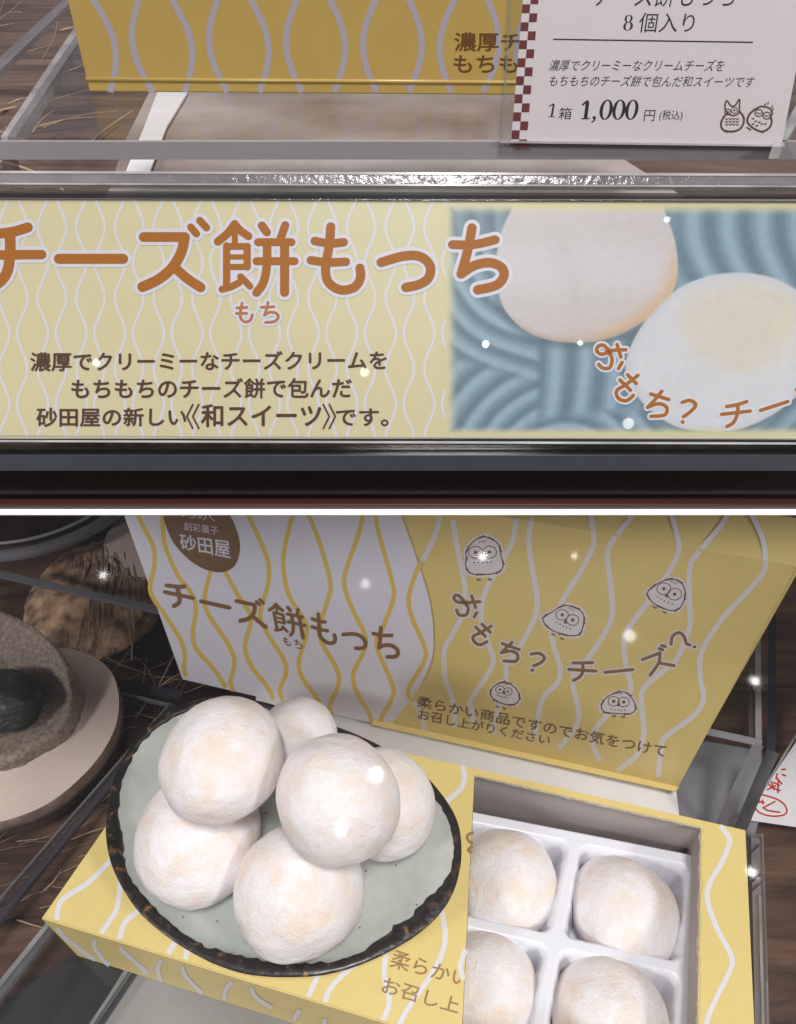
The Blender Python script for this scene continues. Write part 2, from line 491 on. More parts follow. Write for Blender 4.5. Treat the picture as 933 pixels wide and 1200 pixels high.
st7([(545, 640), (525, 660), (508, 700), (520, 735), (570, 745), (615, 730), (637, 690), (632, 655), (610, 630)], 1.7)
st7([(545, 640), (530, 610), (540, 570), (565, 600), (590, 595), (612, 562), (612, 610), (608, 640), (575, 655), (545, 640)], 1.3)
for c in ((546, 634), (584, 624)):
    ol.dot(v7(*c), 1.3); st7([(c[0] + 17 * math.cos(a), c[1] + 17 * math.sin(a)) for a in np.linspace(0, 6.3, 9)], .7)
for y in (672, 688, 704):
    for x in (540, 560, 580, 600): st7([(x - 6, y), (x, y + 5), (x + 7, y - 2)], .8)
st7([(525, 742), (545, 748), (565, 742)], 1.2); st7([(575, 742), (595, 740), (605, 734)], 1.2)
ol.build('owl_drawing', M['owlink'], pc); ol = Ink(PC, .00025)
st7([(700, 618), (668, 650), (658, 690), (690, 725), (740, 745), (780, 725), (795, 690), (788, 660)], 1.7)
st7([(700, 620), (735, 603), (780, 612), (798, 640), (785, 665)], 1.5)
for x, y in ((755, 600), (772, 590), (795, 610), (800, 625)): st7([(x, y), (x + 4, y - 12)], 1)
for c in ((722, 640), (768, 655)): st7([(c[0] + 22 * math.cos(a), c[1] + 20 * math.sin(a)) for a in np.linspace(0, 6.3, 9)], .9); st7([(c[0] - 12, c[1] - 3), (c[0], c[1] + 4), (c[0] + 10, c[1])], .9)
for x, y in ((690, 670), (705, 685), (725, 690), (740, 700), (760, 700), (690, 700), (712, 710)): st7([(x - 6, y), (x, y + 6), (x + 5, y - 2)], .8)
st7([(655, 722), (675, 735)], 1.3); st7([(720, 742), (745, 750)], 1.2)
ol.build('owl_drawing', M['owlink'], pc)
ho = thing('card_holder', 'clear acrylic sleeve around the white price card', 'card holder', PC.hit(757, 168))
obj('front_sheet', [PC.hit(*q, .0008) for q in ((596, -40), (584, 166), (921, 171.5), (960, -40))], [(0, 1, 2, 3)], M['clear'], ho, solid=.0004)
MB().slab([PC.hit(*q, .0012) for q in ((586, 164.8), (586, 167.5), (920, 172), (920, 169.5))], PC.n * -.0012).build('bottom_edge', M['brightedge'], ho)
MB().slab([PC.hit(*q, .0006) for q in ((599.5, -40), (587.5, 165), (589.2, 165), (601.2, -40))], PC.n * -.0008).build('side_edge', M['clearedge'], ho)

# ------------------------------------------------------------------ the product sign
LEAN = R(40)
PS = Plane((0, Y0 + .0008, ZA), (0, -math.cos(LEAN), math.sin(LEAN)))
sg = thing('product_sign', 'long pale yellow sign with orange heading and printed picture of rice cakes', 'sign', PS.hit(466, 512))
obj('paper', [PS.hit(*q) for q in ((-150, 232.5), (-150, 514), (1110, 514), (1110, 234))], [(0, 1, 2, 3)], M['signpaper'], sg, solid=.0004)
ik = Ink(PS, .00008)
for k in range(-13, 16):
    c = 468.5 + 45.3 * k + 22.65 * 0
    if c > 540: continue
    for s in (-1, 1):
        pts = [(c + s * (10.6 + 6.1 * math.cos(2 * math.pi * (y - 266) / 83)), y) for y in np.linspace(233, 513.5, 40)]
        ik.stroke(pts, 3.0, True, False)
ik.build('wave_pattern', M['signline'], sg)


# the printed picture, one colour per point of a fine grid
def poly_sd(X, Y, P):
    P = np.array(P, float); d = np.full(X.shape, 1e9); ins = np.zeros(X.shape, bool)
    for i in range(len(P)):
        a, b_ = P[i - 1], P[i]; e = b_ - a; t = np.clip(((X - a[0]) * e[0] + (Y - a[1]) * e[1]) / (e @ e), 0, 1)
        d = np.minimum(d, np.hypot(X - a[0] - t * e[0], Y - a[1] - t * e[1]))
        c = ((a[1] > Y) != (b_[1] > Y)) & (X < (b_[0] - a[0]) * (Y - a[1]) / (b_[1] - a[1] + 1e-12) + a[0]); ins ^= c
    return np.where(ins, d, -d)


def sm(x, a, b): t = np.clip((x - a) / (b - a), 0, 1); return t * t * (3 - 2 * t)


NX, NY = 440, 262
gx, gy = np.meshgrid(np.linspace(522, 1010, NX), np.linspace(239, 510, NY))
c7 = lambda pts: [(520 + x / 2.259, 230 + y / 2.259) for x, y in pts]
mixc = lambda A, B, t: A * (1 - t[..., None]) + np.array(B, float) * t[..., None]
img = np.zeros((NY, NX, 3)) + np.array((106, 132, 141.))
cxp, cyp = (gx - 520) * 2.259, (gy - 230) * 2.259
wob = 6 * np.sin(cxp / 70 + cyp / 90)
def ridges(ox, oy, per, ph=0, ex=1.0):
    r_ = np.hypot((cxp - ox) * ex, cyp - oy) + wob
    s_ = (r_ / per + ph) % 1.0
    return sm(s_, .0, .62) * (1 - sm(s_, .68, 1.0))
A = ridges(330, 40, 52); B = ridges(700, 330, 60); Cc = ridges(330, 760, 55); D = ridges(560, -330, 62, .2)
wB = sm(cxp, 235, 265) * (1 - sm(cxp, 520, 600)) * sm(cyp, 350, 390) * (1 - sm(cyp + .1 * cxp, 590, 640))
vert = np.clip(.5 + .5 * np.sin((cxp - 265 + .00045 * (cyp - 380) ** 2) * 2 * math.pi / 78 - 1.2), 0, 1)
lo_ = sm(cyp - .25 * cxp, 400, 450); hi_ = sm(cxp, 560, 640) * (1 - sm(cyp, 330, 420))
rd = A * (1 - lo_) + Cc * lo_; rd = rd * (1 - wB) + vert * wB
vt = np.clip(.5 + .5 * np.sin((cxp - .0011 * (cyp - 40) ** 2 + 10 * np.sin(cyp / 60)) * 2 * math.pi / 92), 0, 1)
rd = rd * (1 - hi_) + vt * hi_
img = mixc(img, (84, 109, 121), (1 - sm(rd, 0, .5)) * .85); img = mixc(img, (136, 162, 174), sm(rd, .5, 1.0) * .7)
img = mixc(img, (92, 114, 122), sm(cxp + cyp, 1000, 1500) * .3)
img = mixc(img, (70, 92, 100), (1 - sm(np.hypot(cxp - 90, cyp - 60), 30, 110)) * .5)
m1 = c7([(190, 20), (160, 75), (141, 150), (142, 240), (165, 305), (220, 358), (290, 383), (380, 387), (450, 372), (520, 338), (580, 290), (612, 240), (620, 180), (610, 110), (585, 40), (555, -40), (230, -40)])
m2 = c7([(755, 203), (690, 214), (620, 245), (560, 300), (520, 350), (490, 410), (481, 460), (500, 510), (540, 560), (600, 603), (650, 618), (740, 624), (810, 608), (880, 572), (940, 525), (1000, 470), (1020, 390), (985, 290), (900, 228), (830, 206)])
m1 = spline(m1, 4, True); m2 = spline(m2, 4, True)
d1 = poly_sd(gx, gy, m1) * 2.259; d2 = poly_sd(gx, gy, m2) * 2.259
img = mixc(img, (60, 78, 84), (1 - sm(-d1, 0, 30)) * .55 * sm(cyp, 150, 330)); img = mixc(img, (66, 84, 90), (1 - sm(-d2, 0, 26)) * .5 * sm(cyp, 300, 420))
base1 = np.zeros_like(img) + np.array((206, 197, 197.))
base1 = mixc(base1, (214, 208, 210), sm(cyp, 60, 190) * (1 - sm(cyp, 200, 300)) * .8)
edge = (1 - sm(d1, 0, 60)); lr = sm(cxp * .8 + cyp, 560, 760)
base1 = mixc(base1, (214, 176, 136), edge * lr * .95); base1 = mixc(base1, (186, 166, 150), (1 - sm(d1, 0, 22)) * sm(cyp, 300, 370) * .8)
base1 = mixc(base1, (196, 186, 186), (1 - sm(np.abs(cxp - 330 - (cyp - 200) * .3), 0, 60)) * .25)
img = img * (1 - sm(d1, -3, 3))[..., None] + base1 * sm(d1, -3, 3)[..., None]
base2 = np.zeros_like(img) + np.array((206, 206, 210.))
e2 = np.hypot((cxp - 790) / 170, (cyp - 345) / 125) + .04 * np.sin(cxp / 23 + cyp / 31)
cl2 = .5 + .25 * np.sin(cxp / 41 + 1.7 * np.sin(cyp / 53)) + .25 * np.sin(cyp / 37 + 1.3 * np.sin(cxp / 61))
base2 = mixc(base2, (212, 202, 188), (1 - sm(e2, .45, 1.25)) * .95); base2 = mixc(base2, (206, 190, 166), (1 - sm(np.abs(e2 - .8), 0, .3)) * .45 * cl2)
base2 = mixc(base2, (200, 186, 170), (1 - sm(e2, .2, .9)) * .4 * (1 - cl2))
base2 = mixc(base2, (216, 203, 182), (1 - sm(np.hypot((cxp - 900) / 50, (cyp - 340) / 70), .2, 1)) * .4)
base2 = mixc(base2, (190, 192, 198), (1 - sm(d2, 0, 30)) * .5)
img = img * (1 - sm(d2, -3, 3))[..., None] + base2 * sm(d2, -3, 3)[..., None]
rng = np.random.default_rng(3); img += rng.normal(0, 2.2, img.shape) + (2.2 * np.sin(cxp / 13 + 2 * np.sin(cyp / 17)) * np.sin(cyp / 11 + 2 * np.sin(cxp / 19)))[..., None]
fade = np.minimum(sm(gx, 522, 538), np.minimum(sm(gy, 239, 254), 1 - sm(gy, 498, 510)))
img = img * np.array((1.0, .972, .98)) * (1 + np.array((.09, .045, .075)) * ((1 - sm(d1, -2, 2)) * (1 - sm(d2, -2, 2)))[..., None]) * (1 - .075 * sm(d1, -2, 2) - .04 * sm(d2, -2, 2) * (1 - sm(d1, -2, 2)))[..., None]
img = img * fade[..., None] + np.array((203, 188, 150.)) * (1 - fade[..., None])
c_ = np.clip(img, 0, 255) / 255; c_ = np.where(c_ <= .04045, c_ / 12.92, ((c_ + .055) / 1.055) ** 2.4)
vs = [PS.hit(float(gx[j, i]), float(gy[j, i]), .00005) for j in range(NY) for i in range(NX)]
fs = [(j * NX + i, j * NX + i + 1, (j + 1) * NX + i + 1, (j + 1) * NX + i) for j in range(NY - 1) for i in range(NX - 1)]
pm = bpy.data.materials.new('printed picture'); pm.use_nodes = True
at_ = pm.node_tree.nodes.new('ShaderNodeAttribute'); at_.attribute_name = 'print'
pm.node_tree.nodes['Principled BSDF'].inputs['Roughness'].default_value = .45
pm.node_tree.links.new(at_.outputs['Color'], pm.node_tree.nodes['Principled BSDF'].inputs['Base Color'])
po = obj('printed_picture', vs, fs, pm, sg)
ca = po.data.color_attributes.new('print', 'FLOAT_COLOR', 'POINT')
buf = np.ones((NX * NY, 4), np.float32); buf[:, :3] = c_.reshape(-1, 3); ca.data.foreach_set('color', buf.ravel())

# heading: strokes in the coordinates of an enlarged view, 2.827 times the photograph
H3 = lambda p: (p[0] / 2.827, 220 + p[1] / 2.827)
H4 = lambda p: (300 + p[0] / 2.827, 220 + p[1] / 2.827)
r4 = lambda pts: [(x + 848, y) for x, y in pts]
HEAD = [  # (curved?, width, points in region-3 units)
    (1, 33, [(92, 131), (40, 146), (-45, 156)]), (0, 31, [(138, 221), (-75, 223)]), (1, 35, [(33, 152), (33, 225), (18, 290), (-30, 335)]),
    (0, 33, [(195, 235), (408, 235)]),
    (0, 32, [(476, 163), (612, 163)]), (1, 34, [(612, 164), (600, 215), (570, 265), (525, 303), (472, 328)]), (1, 32, [(577, 262), (620, 300), (665, 330)]),
    (0, 24, [(632, 130), (651, 152)]), (0, 24, [(662, 108), (684, 132)]),
    (1, 27, [(722, 178), (755, 150), (778, 120)]), (1, 26, [(778, 120), (795, 140), (823, 160)]), (0, 20, [(778, 140), (778, 190)]),
    (0, 24, [(751, 192), (751, 325)]), (0, 22, [(751, 194), (818, 194)]), (0, 24, [(819, 194), (819, 262)]), (0, 17, [(751, 229), (818, 229)]), (0, 20, [(751, 262), (818, 262)]),
    (1, 23, [(736, 336), (765, 328), (792, 314)]), (1, 22, [(797, 294), (815, 312), (828, 326)]),
    (0, 27, [(868, 125), (884, 147)]), (0, 27, [(945, 124), (930, 168)]), (0, 26, [(855, 180), (966, 180)]), (0, 26, [(850, 243), (976, 243)]),
    (1, 28, [(885, 182), (884, 260), (872, 315), (850, 347)]), (0, 30, [(943, 182), (943, 346)]),
    (1, 30, r4([(248, 129), (243, 190), (231, 265), (240, 312), (280, 338), (325, 330), (346, 300), (345, 266)])), (1, 28, r4([(195, 176), (245, 184), (291, 180)])), (1, 28, r4([(182, 240), (240, 247), (298, 245)])),
    (1, 31, r4([(415, 247), (490, 226), (545, 228), (577, 258), (572, 298), (540, 320), (497, 330)])),
    (1, 31, r4([(716, 133), (700, 215), (680, 285)])), (1, 29, r4([(651, 188), (720, 188), (793, 172)])), (1, 31, r4([(680, 285), (725, 257), (775, 248), (812, 262), (822, 290), (798, 322), (735, 338)])),
]
RUBY = [(1, 7, [(802, 382), (796, 425), (810, 444), (830, 438), (836, 420)]), (0, 7, [(785, 398), (818, 396)]), (0, 7, [(783, 416), (818, 416)]),
        (1, 7, [(888, 380), (884, 400), (876, 422)]), (0, 7, [(866, 396), (908, 394)]), (1, 7, [(876, 422), (895, 412), (916, 416), (922, 430), (908, 443), (880, 446)])]
out = Ink(PS, .0004); hd = Ink(PS, .0008); rb = Ink(PS, .0008)
for cv, wd, pts in HEAD:
    out.stroke([H3(p) for p in pts], (wd + 24) / 2.827, cv); hd.stroke([H3(p) for p in pts], wd / 2.827, cv)
for cv, wd, pts in RUBY:
    out.stroke([H3(p) for p in pts], (wd + 19) / 2.827, cv); rb.stroke([H3(p) for p in pts], 9 / 2.827, cv)
S5 = lambda p: (680 + p[0] / 3.688, 390 + p[1] / 3.688)
SIGN_Q = [(0, [(160, 50), (176, 104)]), (1, [(198, 73), (140, 76), (95, 92), (72, 78), (80, 56), (104, 55), (122, 78), (138, 112), (128, 150), (98, 152), (80, 136)]), (0, [(181, 128), (166, 154)]),
          (1, [(250, 183), (200, 222), (158, 250), (166, 283), (200, 293), (230, 270)]), (0, [(172, 203), (218, 248)]), (0, [(205, 181), (243, 219)]),
          (0, [(305, 264), (384, 288)]), (1, [(353, 252), (322, 290), (291, 322)]), (1, [(291, 322), (340, 306), (374, 322), (366, 354), (306, 361)]),
          (1, [(442, 300), (475, 292), (500, 310), (480, 338), (447, 362)]), (0, [(442, 384), (444, 386)]),
          (1, [(634, 318), (680, 310), (720, 297)]), (0, [(612, 352), (735, 338)]), (1, [(682, 308), (680, 350), (662, 388), (634, 405)]), (0, [(780, 335), (898, 297)]),
          (1, [(935, 245), (990, 210), (985, 250), (960, 300)]), (0, [(975, 262), (1040, 270)])]
for cv, pts in SIGN_Q:
    out.stroke([S5(p) for p in pts], 9.2, cv); hd.stroke([S5(p) for p in pts], 4.1, cv)
out.build('lettering_outline', M['signline'], sg)
hd.build('heading_lettering', M['orange'], sg)
rb.build('small_lettering', mat('dull orange print', lin(168, 96, 46), .45), sg)
tx = Ink(PS, .0006)
text(tx, '濃厚でクリーミーなチーズクリームを', ((36, 413), (453, 411), (453, 433), (36, 435)), .024)
text(tx, 'もちもちのチーズ餅で包んだ', ((84, 444), (412, 443), (412, 466), (84, 467)), .024)
text(tx, '砂田屋の新しい', ((43, 478), (218, 478), (218, 499), (43, 500)), .024)
for dx in (0, 7): tx.stroke([(226 + dx, 474), (219 + dx, 488), (226 + dx, 502)], 2, False)
text(tx, '和スイーツ', ((236, 474), (376, 474), (376, 500), (236, 500)), .024)
for dx in (0, 7): tx.stroke([(379 + dx, 474), (386 + dx, 488), (379 + dx, 502)], 2, False)
text(tx, 'です。', ((394, 479), (455, 479), (455, 499), (394, 499)), .024)
tx.build('text_lettering', M['brown'], sg)

# clear sign holder in front of the paper
hs = thing('sign_holder', 'clear acrylic sign holder with thick layered top edge on the black plinth', 'sign holder', PS.hit(466, 514))
obj('front_sheet', [PS.hit(*q, .0025) for q in ((-160, 214), (-160, 519), (1120, 519), (1120, 214))], [(0, 1, 2, 3)], M['clear'], hs, solid=.0008)


def strip(y0, y1, off, m, name, d=.002, sl=4.5):
    MB().slab([PS.hit(x, y, off) for x, y in ((-160, y0), (-160, y1), (1120, y1 + sl), (1120, y0 + sl))], PS.n * -d).build(name, m, hs)


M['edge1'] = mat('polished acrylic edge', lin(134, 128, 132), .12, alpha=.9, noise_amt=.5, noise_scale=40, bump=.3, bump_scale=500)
strip(199.5, 202.5, .0042, M['brightedge'], 'top_edge')
strip(202.9, 213, .004, M['edge1'], 'top_edge')
strip(213.3, 215.5, .004, M['brightedge'], 'top_edge')
strip(223, 224.6, -.001, M['brightedge'], 'back_edge', .001)
strip(226.5, 231, -.001, M['darkedge'], 'back_edge', .001)
strip(231.2, 232.6, .0005, M['edge1'], 'back_edge', .001)
strip(509.5, 511, .0034, M['clearedge'], 'bottom_edge', .0006, 5)
strip(515, 517.5, .0034, M['brightedge'], 'bottom_edge', .0006, 4)

# ------------------------------------------------------------------ lower display: the upright box behind
A_ = gz(215, 795, DZ); B_ = gz(795, 925, DZ); dl = (B_ - A_).normalized(); nl = Vector((dl.y, -dl.x, 0))
PL = Plane(A_, nl)
lb = thing('snack_box', 'upright yellow box with white paper sleeve standing behind the plate of rice cakes', 'box', (A_ + B_) / 2)
fold = lambda x: 604 + (x - 690) * .243          # where the face folds over to the top
bl, br = PL.hit(218, 796), PL.hit(795, 922)
tl, tr = PL.hit(933 - 800, fold(133)), PL.hit(934, fold(934))
ztop = tr.z
tl = Vector((bl.x, bl.y, ztop)) + (PL.hit(150, 604) - PL.hit(215, 795)).normalized() * .001
obj('front_panel', [tl, bl, br, tr], [(0, 1, 2, 3)], M['card'], lb, solid=.0006)
bk = -PL.n * .022
t2l, t2r = tl + bk * .7 + Vector((0, 0, .012)), tr + bk * .7 + Vector((0, 0, .012))
PT2 = Plane(tl, (tr - tl).cross(t2l - tl))
lid_hit = lambda x, y, o=0.0: PT2.hit(x, y, o) if PL.hit(x, y).z > ztop else PL.hit(x, y, o)
obj('top_flap', [tl, tr, t2r + Vector((0, 0, -.0015)), t2l], [(0, 1, 2, 3)], M['card'], lb, solid=.0005)
MB().slab([bl - PL.n * .001, br - PL.n * .001, br + bk, bl + bk], (0, 0, ztop - DZ - .003)).build('body', M['card'], lb)
f0, f1, f2, f3 = PL.hit(430, 846), PL.hit(792, 925.5), PL.hit(789, 933), PL.hit(428, 852)
MB().slab([PL.hit(438, 843, .0006), PL.hit(796, 922, .0006), PL.hit(792, 927.5, .004), PL.hit(436, 849, .004)], (0, 0, -.0006)).build('bottom_flap', M['card'], lb)
a1 = lambda p: (530 + p[0] / 5.49, 620 + p[1] / 5.49)
a2 = lambda p: (660 + p[0] / 5.18, 660 + p[1] / 5.18)
a3 = lambda p: (480 + p[0] / 2.0596, 600 + p[1] / 2.0596)
a8 = lambda p: (780 + p[0] / 3, 600 + p[1] / 3)
c2_ = lambda p: (150 + p[0] / 2.5216, 600 + p[1] / 2.5216)
v3 = lambda p: (180 + p[0] / 6.22, 600 + p[1] / 6.22)
v4 = lambda p: (300 + p[0] / 4.665, 690 + p[1] / 4.665)
T = lambda f, pts: [f(p) for p in pts]
LID = [
    [(517, 590), (511, 624), (492, 664)],
    [(485, 822), (493.6, 838), (498, 856)],
    T(a1, [(5, -60), (25, 80), (68, 290), (82, 400), (70, 540), (0, 680)]) + T(a3, [(85, 330), (85, 395), (105, 460), (110, 520)]),
    T(a1, [(410, -70), (400, 30), (375, 110), (330, 190), (255, 320), (200, 440), (188, 590), (230, 730), (265, 845), (220, 950), (120, 1098)]) + T(a3, [(150, 478), (156, 515)]),
    T(a1, [(515, -70), (492, 60), (510, 230), (545, 430), (535, 560), (440, 750), (350, 870), (345, 960)]) + T(a3, [(205, 510), (205, 535)]),
    T(a1, [(890, -90), (912, 60), (890, 150), (810, 300), (710, 460), (645, 640), (650, 740), (695, 900), (675, 990), (580, 1098)]) + T(a3, [(300, 545)]),
    T(a3, [(538, 10), (490, 70), (478, 110), (488, 200), (485, 265), (440, 340), (395, 400), (408, 480), (400, 520), (360, 570)]),
    [(787, 603)] + T(a8, [(38, 70), (45, 140), (0, 230)]) + T(a2, [(500, 255), (400, 390), (368, 480), (385, 640), (412, 740), (380, 820), (260, 930), (195, 1010), (180, 1100)]) + T(a3, [(460, 600)]),
    T(a8, [(225, 0), (190, 55), (105, 155), (84, 210), (85, 330)]) + T(a2, [(765, 400), (690, 580), (590, 670), (500, 745), (475, 820), (490, 1000), (480, 1080)]) + T(a3, [(545, 590), (500, 625)]),
    T(a8, [(300, 0), (340, 90), (350, 160), (335, 225), (200, 375), (128, 490), (122, 580), (134, 655), (100, 715), (0, 790)]) + T(a3, [(607, 570), (600, 640)]),
]
ik = Ink(PL, .00012, lid_hit)
lid_in = lambda x, y: y < 795 + .2242 * (x - 215) - 1
for pts in LID:
    ik.within(pts, 6.2, lid_in)
ik.build('wave_pattern', M['cardline'], lb)
# sleeve: white paper round the left half, its right end cut in a curve
SLV = [(450, 560), (469.8, 604.3), (490, 661), (503, 704), (507.7, 739), (506.6, 769), (497, 795), (481.7, 819), (455.7, 852)]
sl_r = spline(SLV, 6)
PSL = Plane(A_ + PL.n * .0009, nl)
pts = [PSL.hit(*q_) for q_ in sl_r] + [PSL.hit(214, 796)]
top_ = PSL.hit(133, 560); pts.append(Vector((pts[-1].x, pts[-1].y, top_.z)))
zt = min(ztop - .001, 1)
pts = [Vector((v.x, v.y, min(v.z, zt))) for v in pts]
obj('paper_sleeve', pts, [tuple(range(len(pts)))], M['sleeve'], lb, solid=.0004)
sA = lambda p: (150 + p[0] / 4.665, 600 + p[1] / 4.665)
sB = lambda p: (330 + p[0] / 4.615, 600 + p[1] / 4.615)
SL = [
    T(sA, [(35, -20), (90, 90), (138, 190), (145, 290), (122, 430), (200, 560), (288, 700), (312, 800), (305, 850), (318, 900)]),
    T(sA, [(190, 0), (200, 170), (270, 340), (350, 450), (372, 540), (355, 660), (375, 750), (470, 860), (535, 960)]),
    T(sA, [(450, 325), (420, 470), (440, 560), (540, 710), (580, 800), (575, 870), (560, 930), (580, 985)]),
    T(sA, [(530, 325), (600, 450), (665, 555), (668, 620), (640, 740), (680, 850), (765, 960), (795, 1025)]),
    T(sA, [(645, -10), (720, 150), (768, 280), (765, 400), (722, 560), (760, 660), (848, 800), (865, 880), (832, 970), (848, 1035)]),
    T(sB, [(70, -20), (22, 170), (10, 300), (40, 450), (130, 600), (130, 680), (95, 800), (110, 890), (195, 1015), (212, 1085)]),
    T(sB, [(130, -20), (200, 150), (262, 370), (255, 460), (215, 590), (212, 690), (298, 850), (308, 930), (265, 1040), (272, 1095)]),
    T(sB, [(445, -20), (420, 110), (345, 330), (347, 430), (400, 560), (450, 660), (448, 745), (390, 870), (402, 960), (475, 1095), (492, 1150)]),
    T(sB, [(508, -20), (522, 100), (598, 375), (605, 470), (555, 610), (515, 720), (598, 930), (600, 1000), (540, 1115), (548, 1160)]),
    T(sB, [(756, 268), (735, 310), (690, 450), (702, 560), (775, 735), (770, 810), (690, 950), (693, 1015)]),
]
i2 = Ink(PSL, .0001)
from_r = lambda q_: True
for pts in SL: i2.within(pts, 5.2, lambda x, y: y < 796.5 + .253 * (x - 215) - 1.5)
# printing that stays inside the sleeve's outline
i2.build('sleeve_pattern', M['yline'], lb)
em = Ink(PSL, .0003)
EM = T(v3, [(75, 30), (95, 115), (150, 230), (250, 340), (360, 412), (470, 440), (560, 420), (612, 355), (631, 250), (612, 150), (560, 30), (480, -60), (350, -125), (200, -115), (105, -60)])
em.poly(spline(EM, 5, True)); em.build('emblem', M['emblem'], lb)
tx = Ink(PSL, .0005)
text(tx, '砂田屋', T(v3, [(185, 158), (552, 208), (562, 340), (200, 268)]), .016)
text(tx, '創彩菓子', T(v3, [(218, 70), (470, 108), (474, 170), (222, 132)]), 0)
text(tx, 'みちのく', T(v3, [(170, -35), (440, 5), (448, 72), (176, 32)]), 0)
tx.build('emblem_lettering', M['sleeve'], lb)
hq = [np.array(p_, float) for p_ in ((192, 679), (465, 735), (471, 778), (201, 713))]
hx0, hx1, hy0, hy1 = -20, 597, 257, 349


def hmap(p):
    u = (p[0] - hx0) / (hx1 - hx0); t = (p[1] - hy0) / (hy1 - hy0)
    return tuple((hq[0] * (1 - u) + hq[1] * u) * (1 - t) + (hq[3] * (1 - u) + hq[2] * u) * t)


pd = Ink(PSL, .0006); po_ = Ink(PSL, .0004)
for cv, wd, pts in HEAD: po_.stroke([hmap(H3(p_)) for p_ in pts], wd / 2.827 * .45 + 1.3, cv); pd.stroke([hmap(H3(p_)) for p_ in pts], wd / 2.827 * .42, cv)
for cv, wd, pts in RUBY: pd.stroke([hmap((H3(p_)[0], H3(p_)[1] - 2)) for p_ in pts], 1.3, cv)
pd.build('sleeve_lettering', M['print'], lb)
# lettering and small owls on the yellow part
lt = Ink(PL, .0006); lo = Ink(PL, .0003)
LQ = [(a1, 0, [(126, 430), (150, 505)]), (a1, 1, [(178, 467), (100, 472), (45, 472), (15, 455), (14, 432), (35, 425), (60, 445), (85, 480), (103, 510), (90, 552), (45, 552), (28, 520)]), (a1, 0, [(158, 538), (142, 566)]),
      (a1, 1, [(250, 625), (185, 665), (135, 692), (145, 728), (180, 745), (222, 725)]), (a1, 0, [(150, 630), (213, 690)]), (a1, 0, [(192, 612), (245, 664)]),
      (a1, 0, [(322, 737), (432, 776)]), (a1, 1, [(386, 728), (350, 762), (316, 796)]), (a1, 1, [(316, 796), (375, 785), (420, 808), (410, 850), (332, 848)]),
      (a1, 1, [(508, 805), (560, 800), (594, 828), (570, 860), (524, 880)]), (a1, 0, [(513, 908), (518, 908)]),
      (a1, 0, [(776, 862), (903, 860)]), (a1, 0, [(750, 903), (925, 914)]), (a1, 1, [(838, 864), (842, 910), (822, 950), (780, 974)]), (a2, 0, [(255, 663), (424, 646)]),
      (a2, 0, [(480, 586), (588, 545)]), (a2, 1, [(588, 546), (580, 605), (528, 680)]), (a2, 0, [(580, 605), (674, 622)]), (a2, 0, [(583, 519), (605, 526)]), (a2, 0, [(597, 500), (620, 506)]),
      (a2, 1, [(656, 492), (664, 445), (704, 421), (734, 446), (748, 486), (770, 496)]), (a2, 0, [(795, 508), (799, 508)])]
for f, cv, pts in LQ: lo.stroke(T(f, pts), 7.6, cv); lt.stroke(T(f, pts), 3.7, cv)
OWL = [  # (view, outline, eyes, beak, tufts)
    (a1, [(200, 48), (130, 85), (88, 150), (95, 185), (85, 230), (110, 280), (160, 292), (250, 290), (310, 270), (330, 225), (315, 180), (305, 110), (265, 70)], [(150, 150), (240, 148)], (203, 185), 45),
    (a1, [(720, 490), (650, 530), (582, 572), (605, 620), (650, 655), (740, 685), (815, 680), (838, 640), (850, 570), (815, 515)], [(708, 552), (775, 585)], (728, 598), 40),
    (a1, [(335, 982), (265, 1015), (245, 1060), (270, 1098), (330, 1125), (400, 1130), (435, 1090), (410, 1025)], [(308, 1032), (358, 1045)], (333, 1052), 28),
    (a2, [(660, 95), (590, 115), (530, 155), (510, 190), (545, 240), (610, 275), (680, 288), (725, 250), (742, 180), (720, 120)], [(612, 155), (677, 188)], (628, 197), 42),
    (a2, [(340, 780), (270, 810), (232, 860), (250, 905), (330, 912), (405, 915), (442, 885), (425, 830), (390, 790)], [(307, 838), (368, 843)], (337, 858), 34),
]
M['owl2'] = mat('dark brown drawing', lin(112, 78, 54), .45)
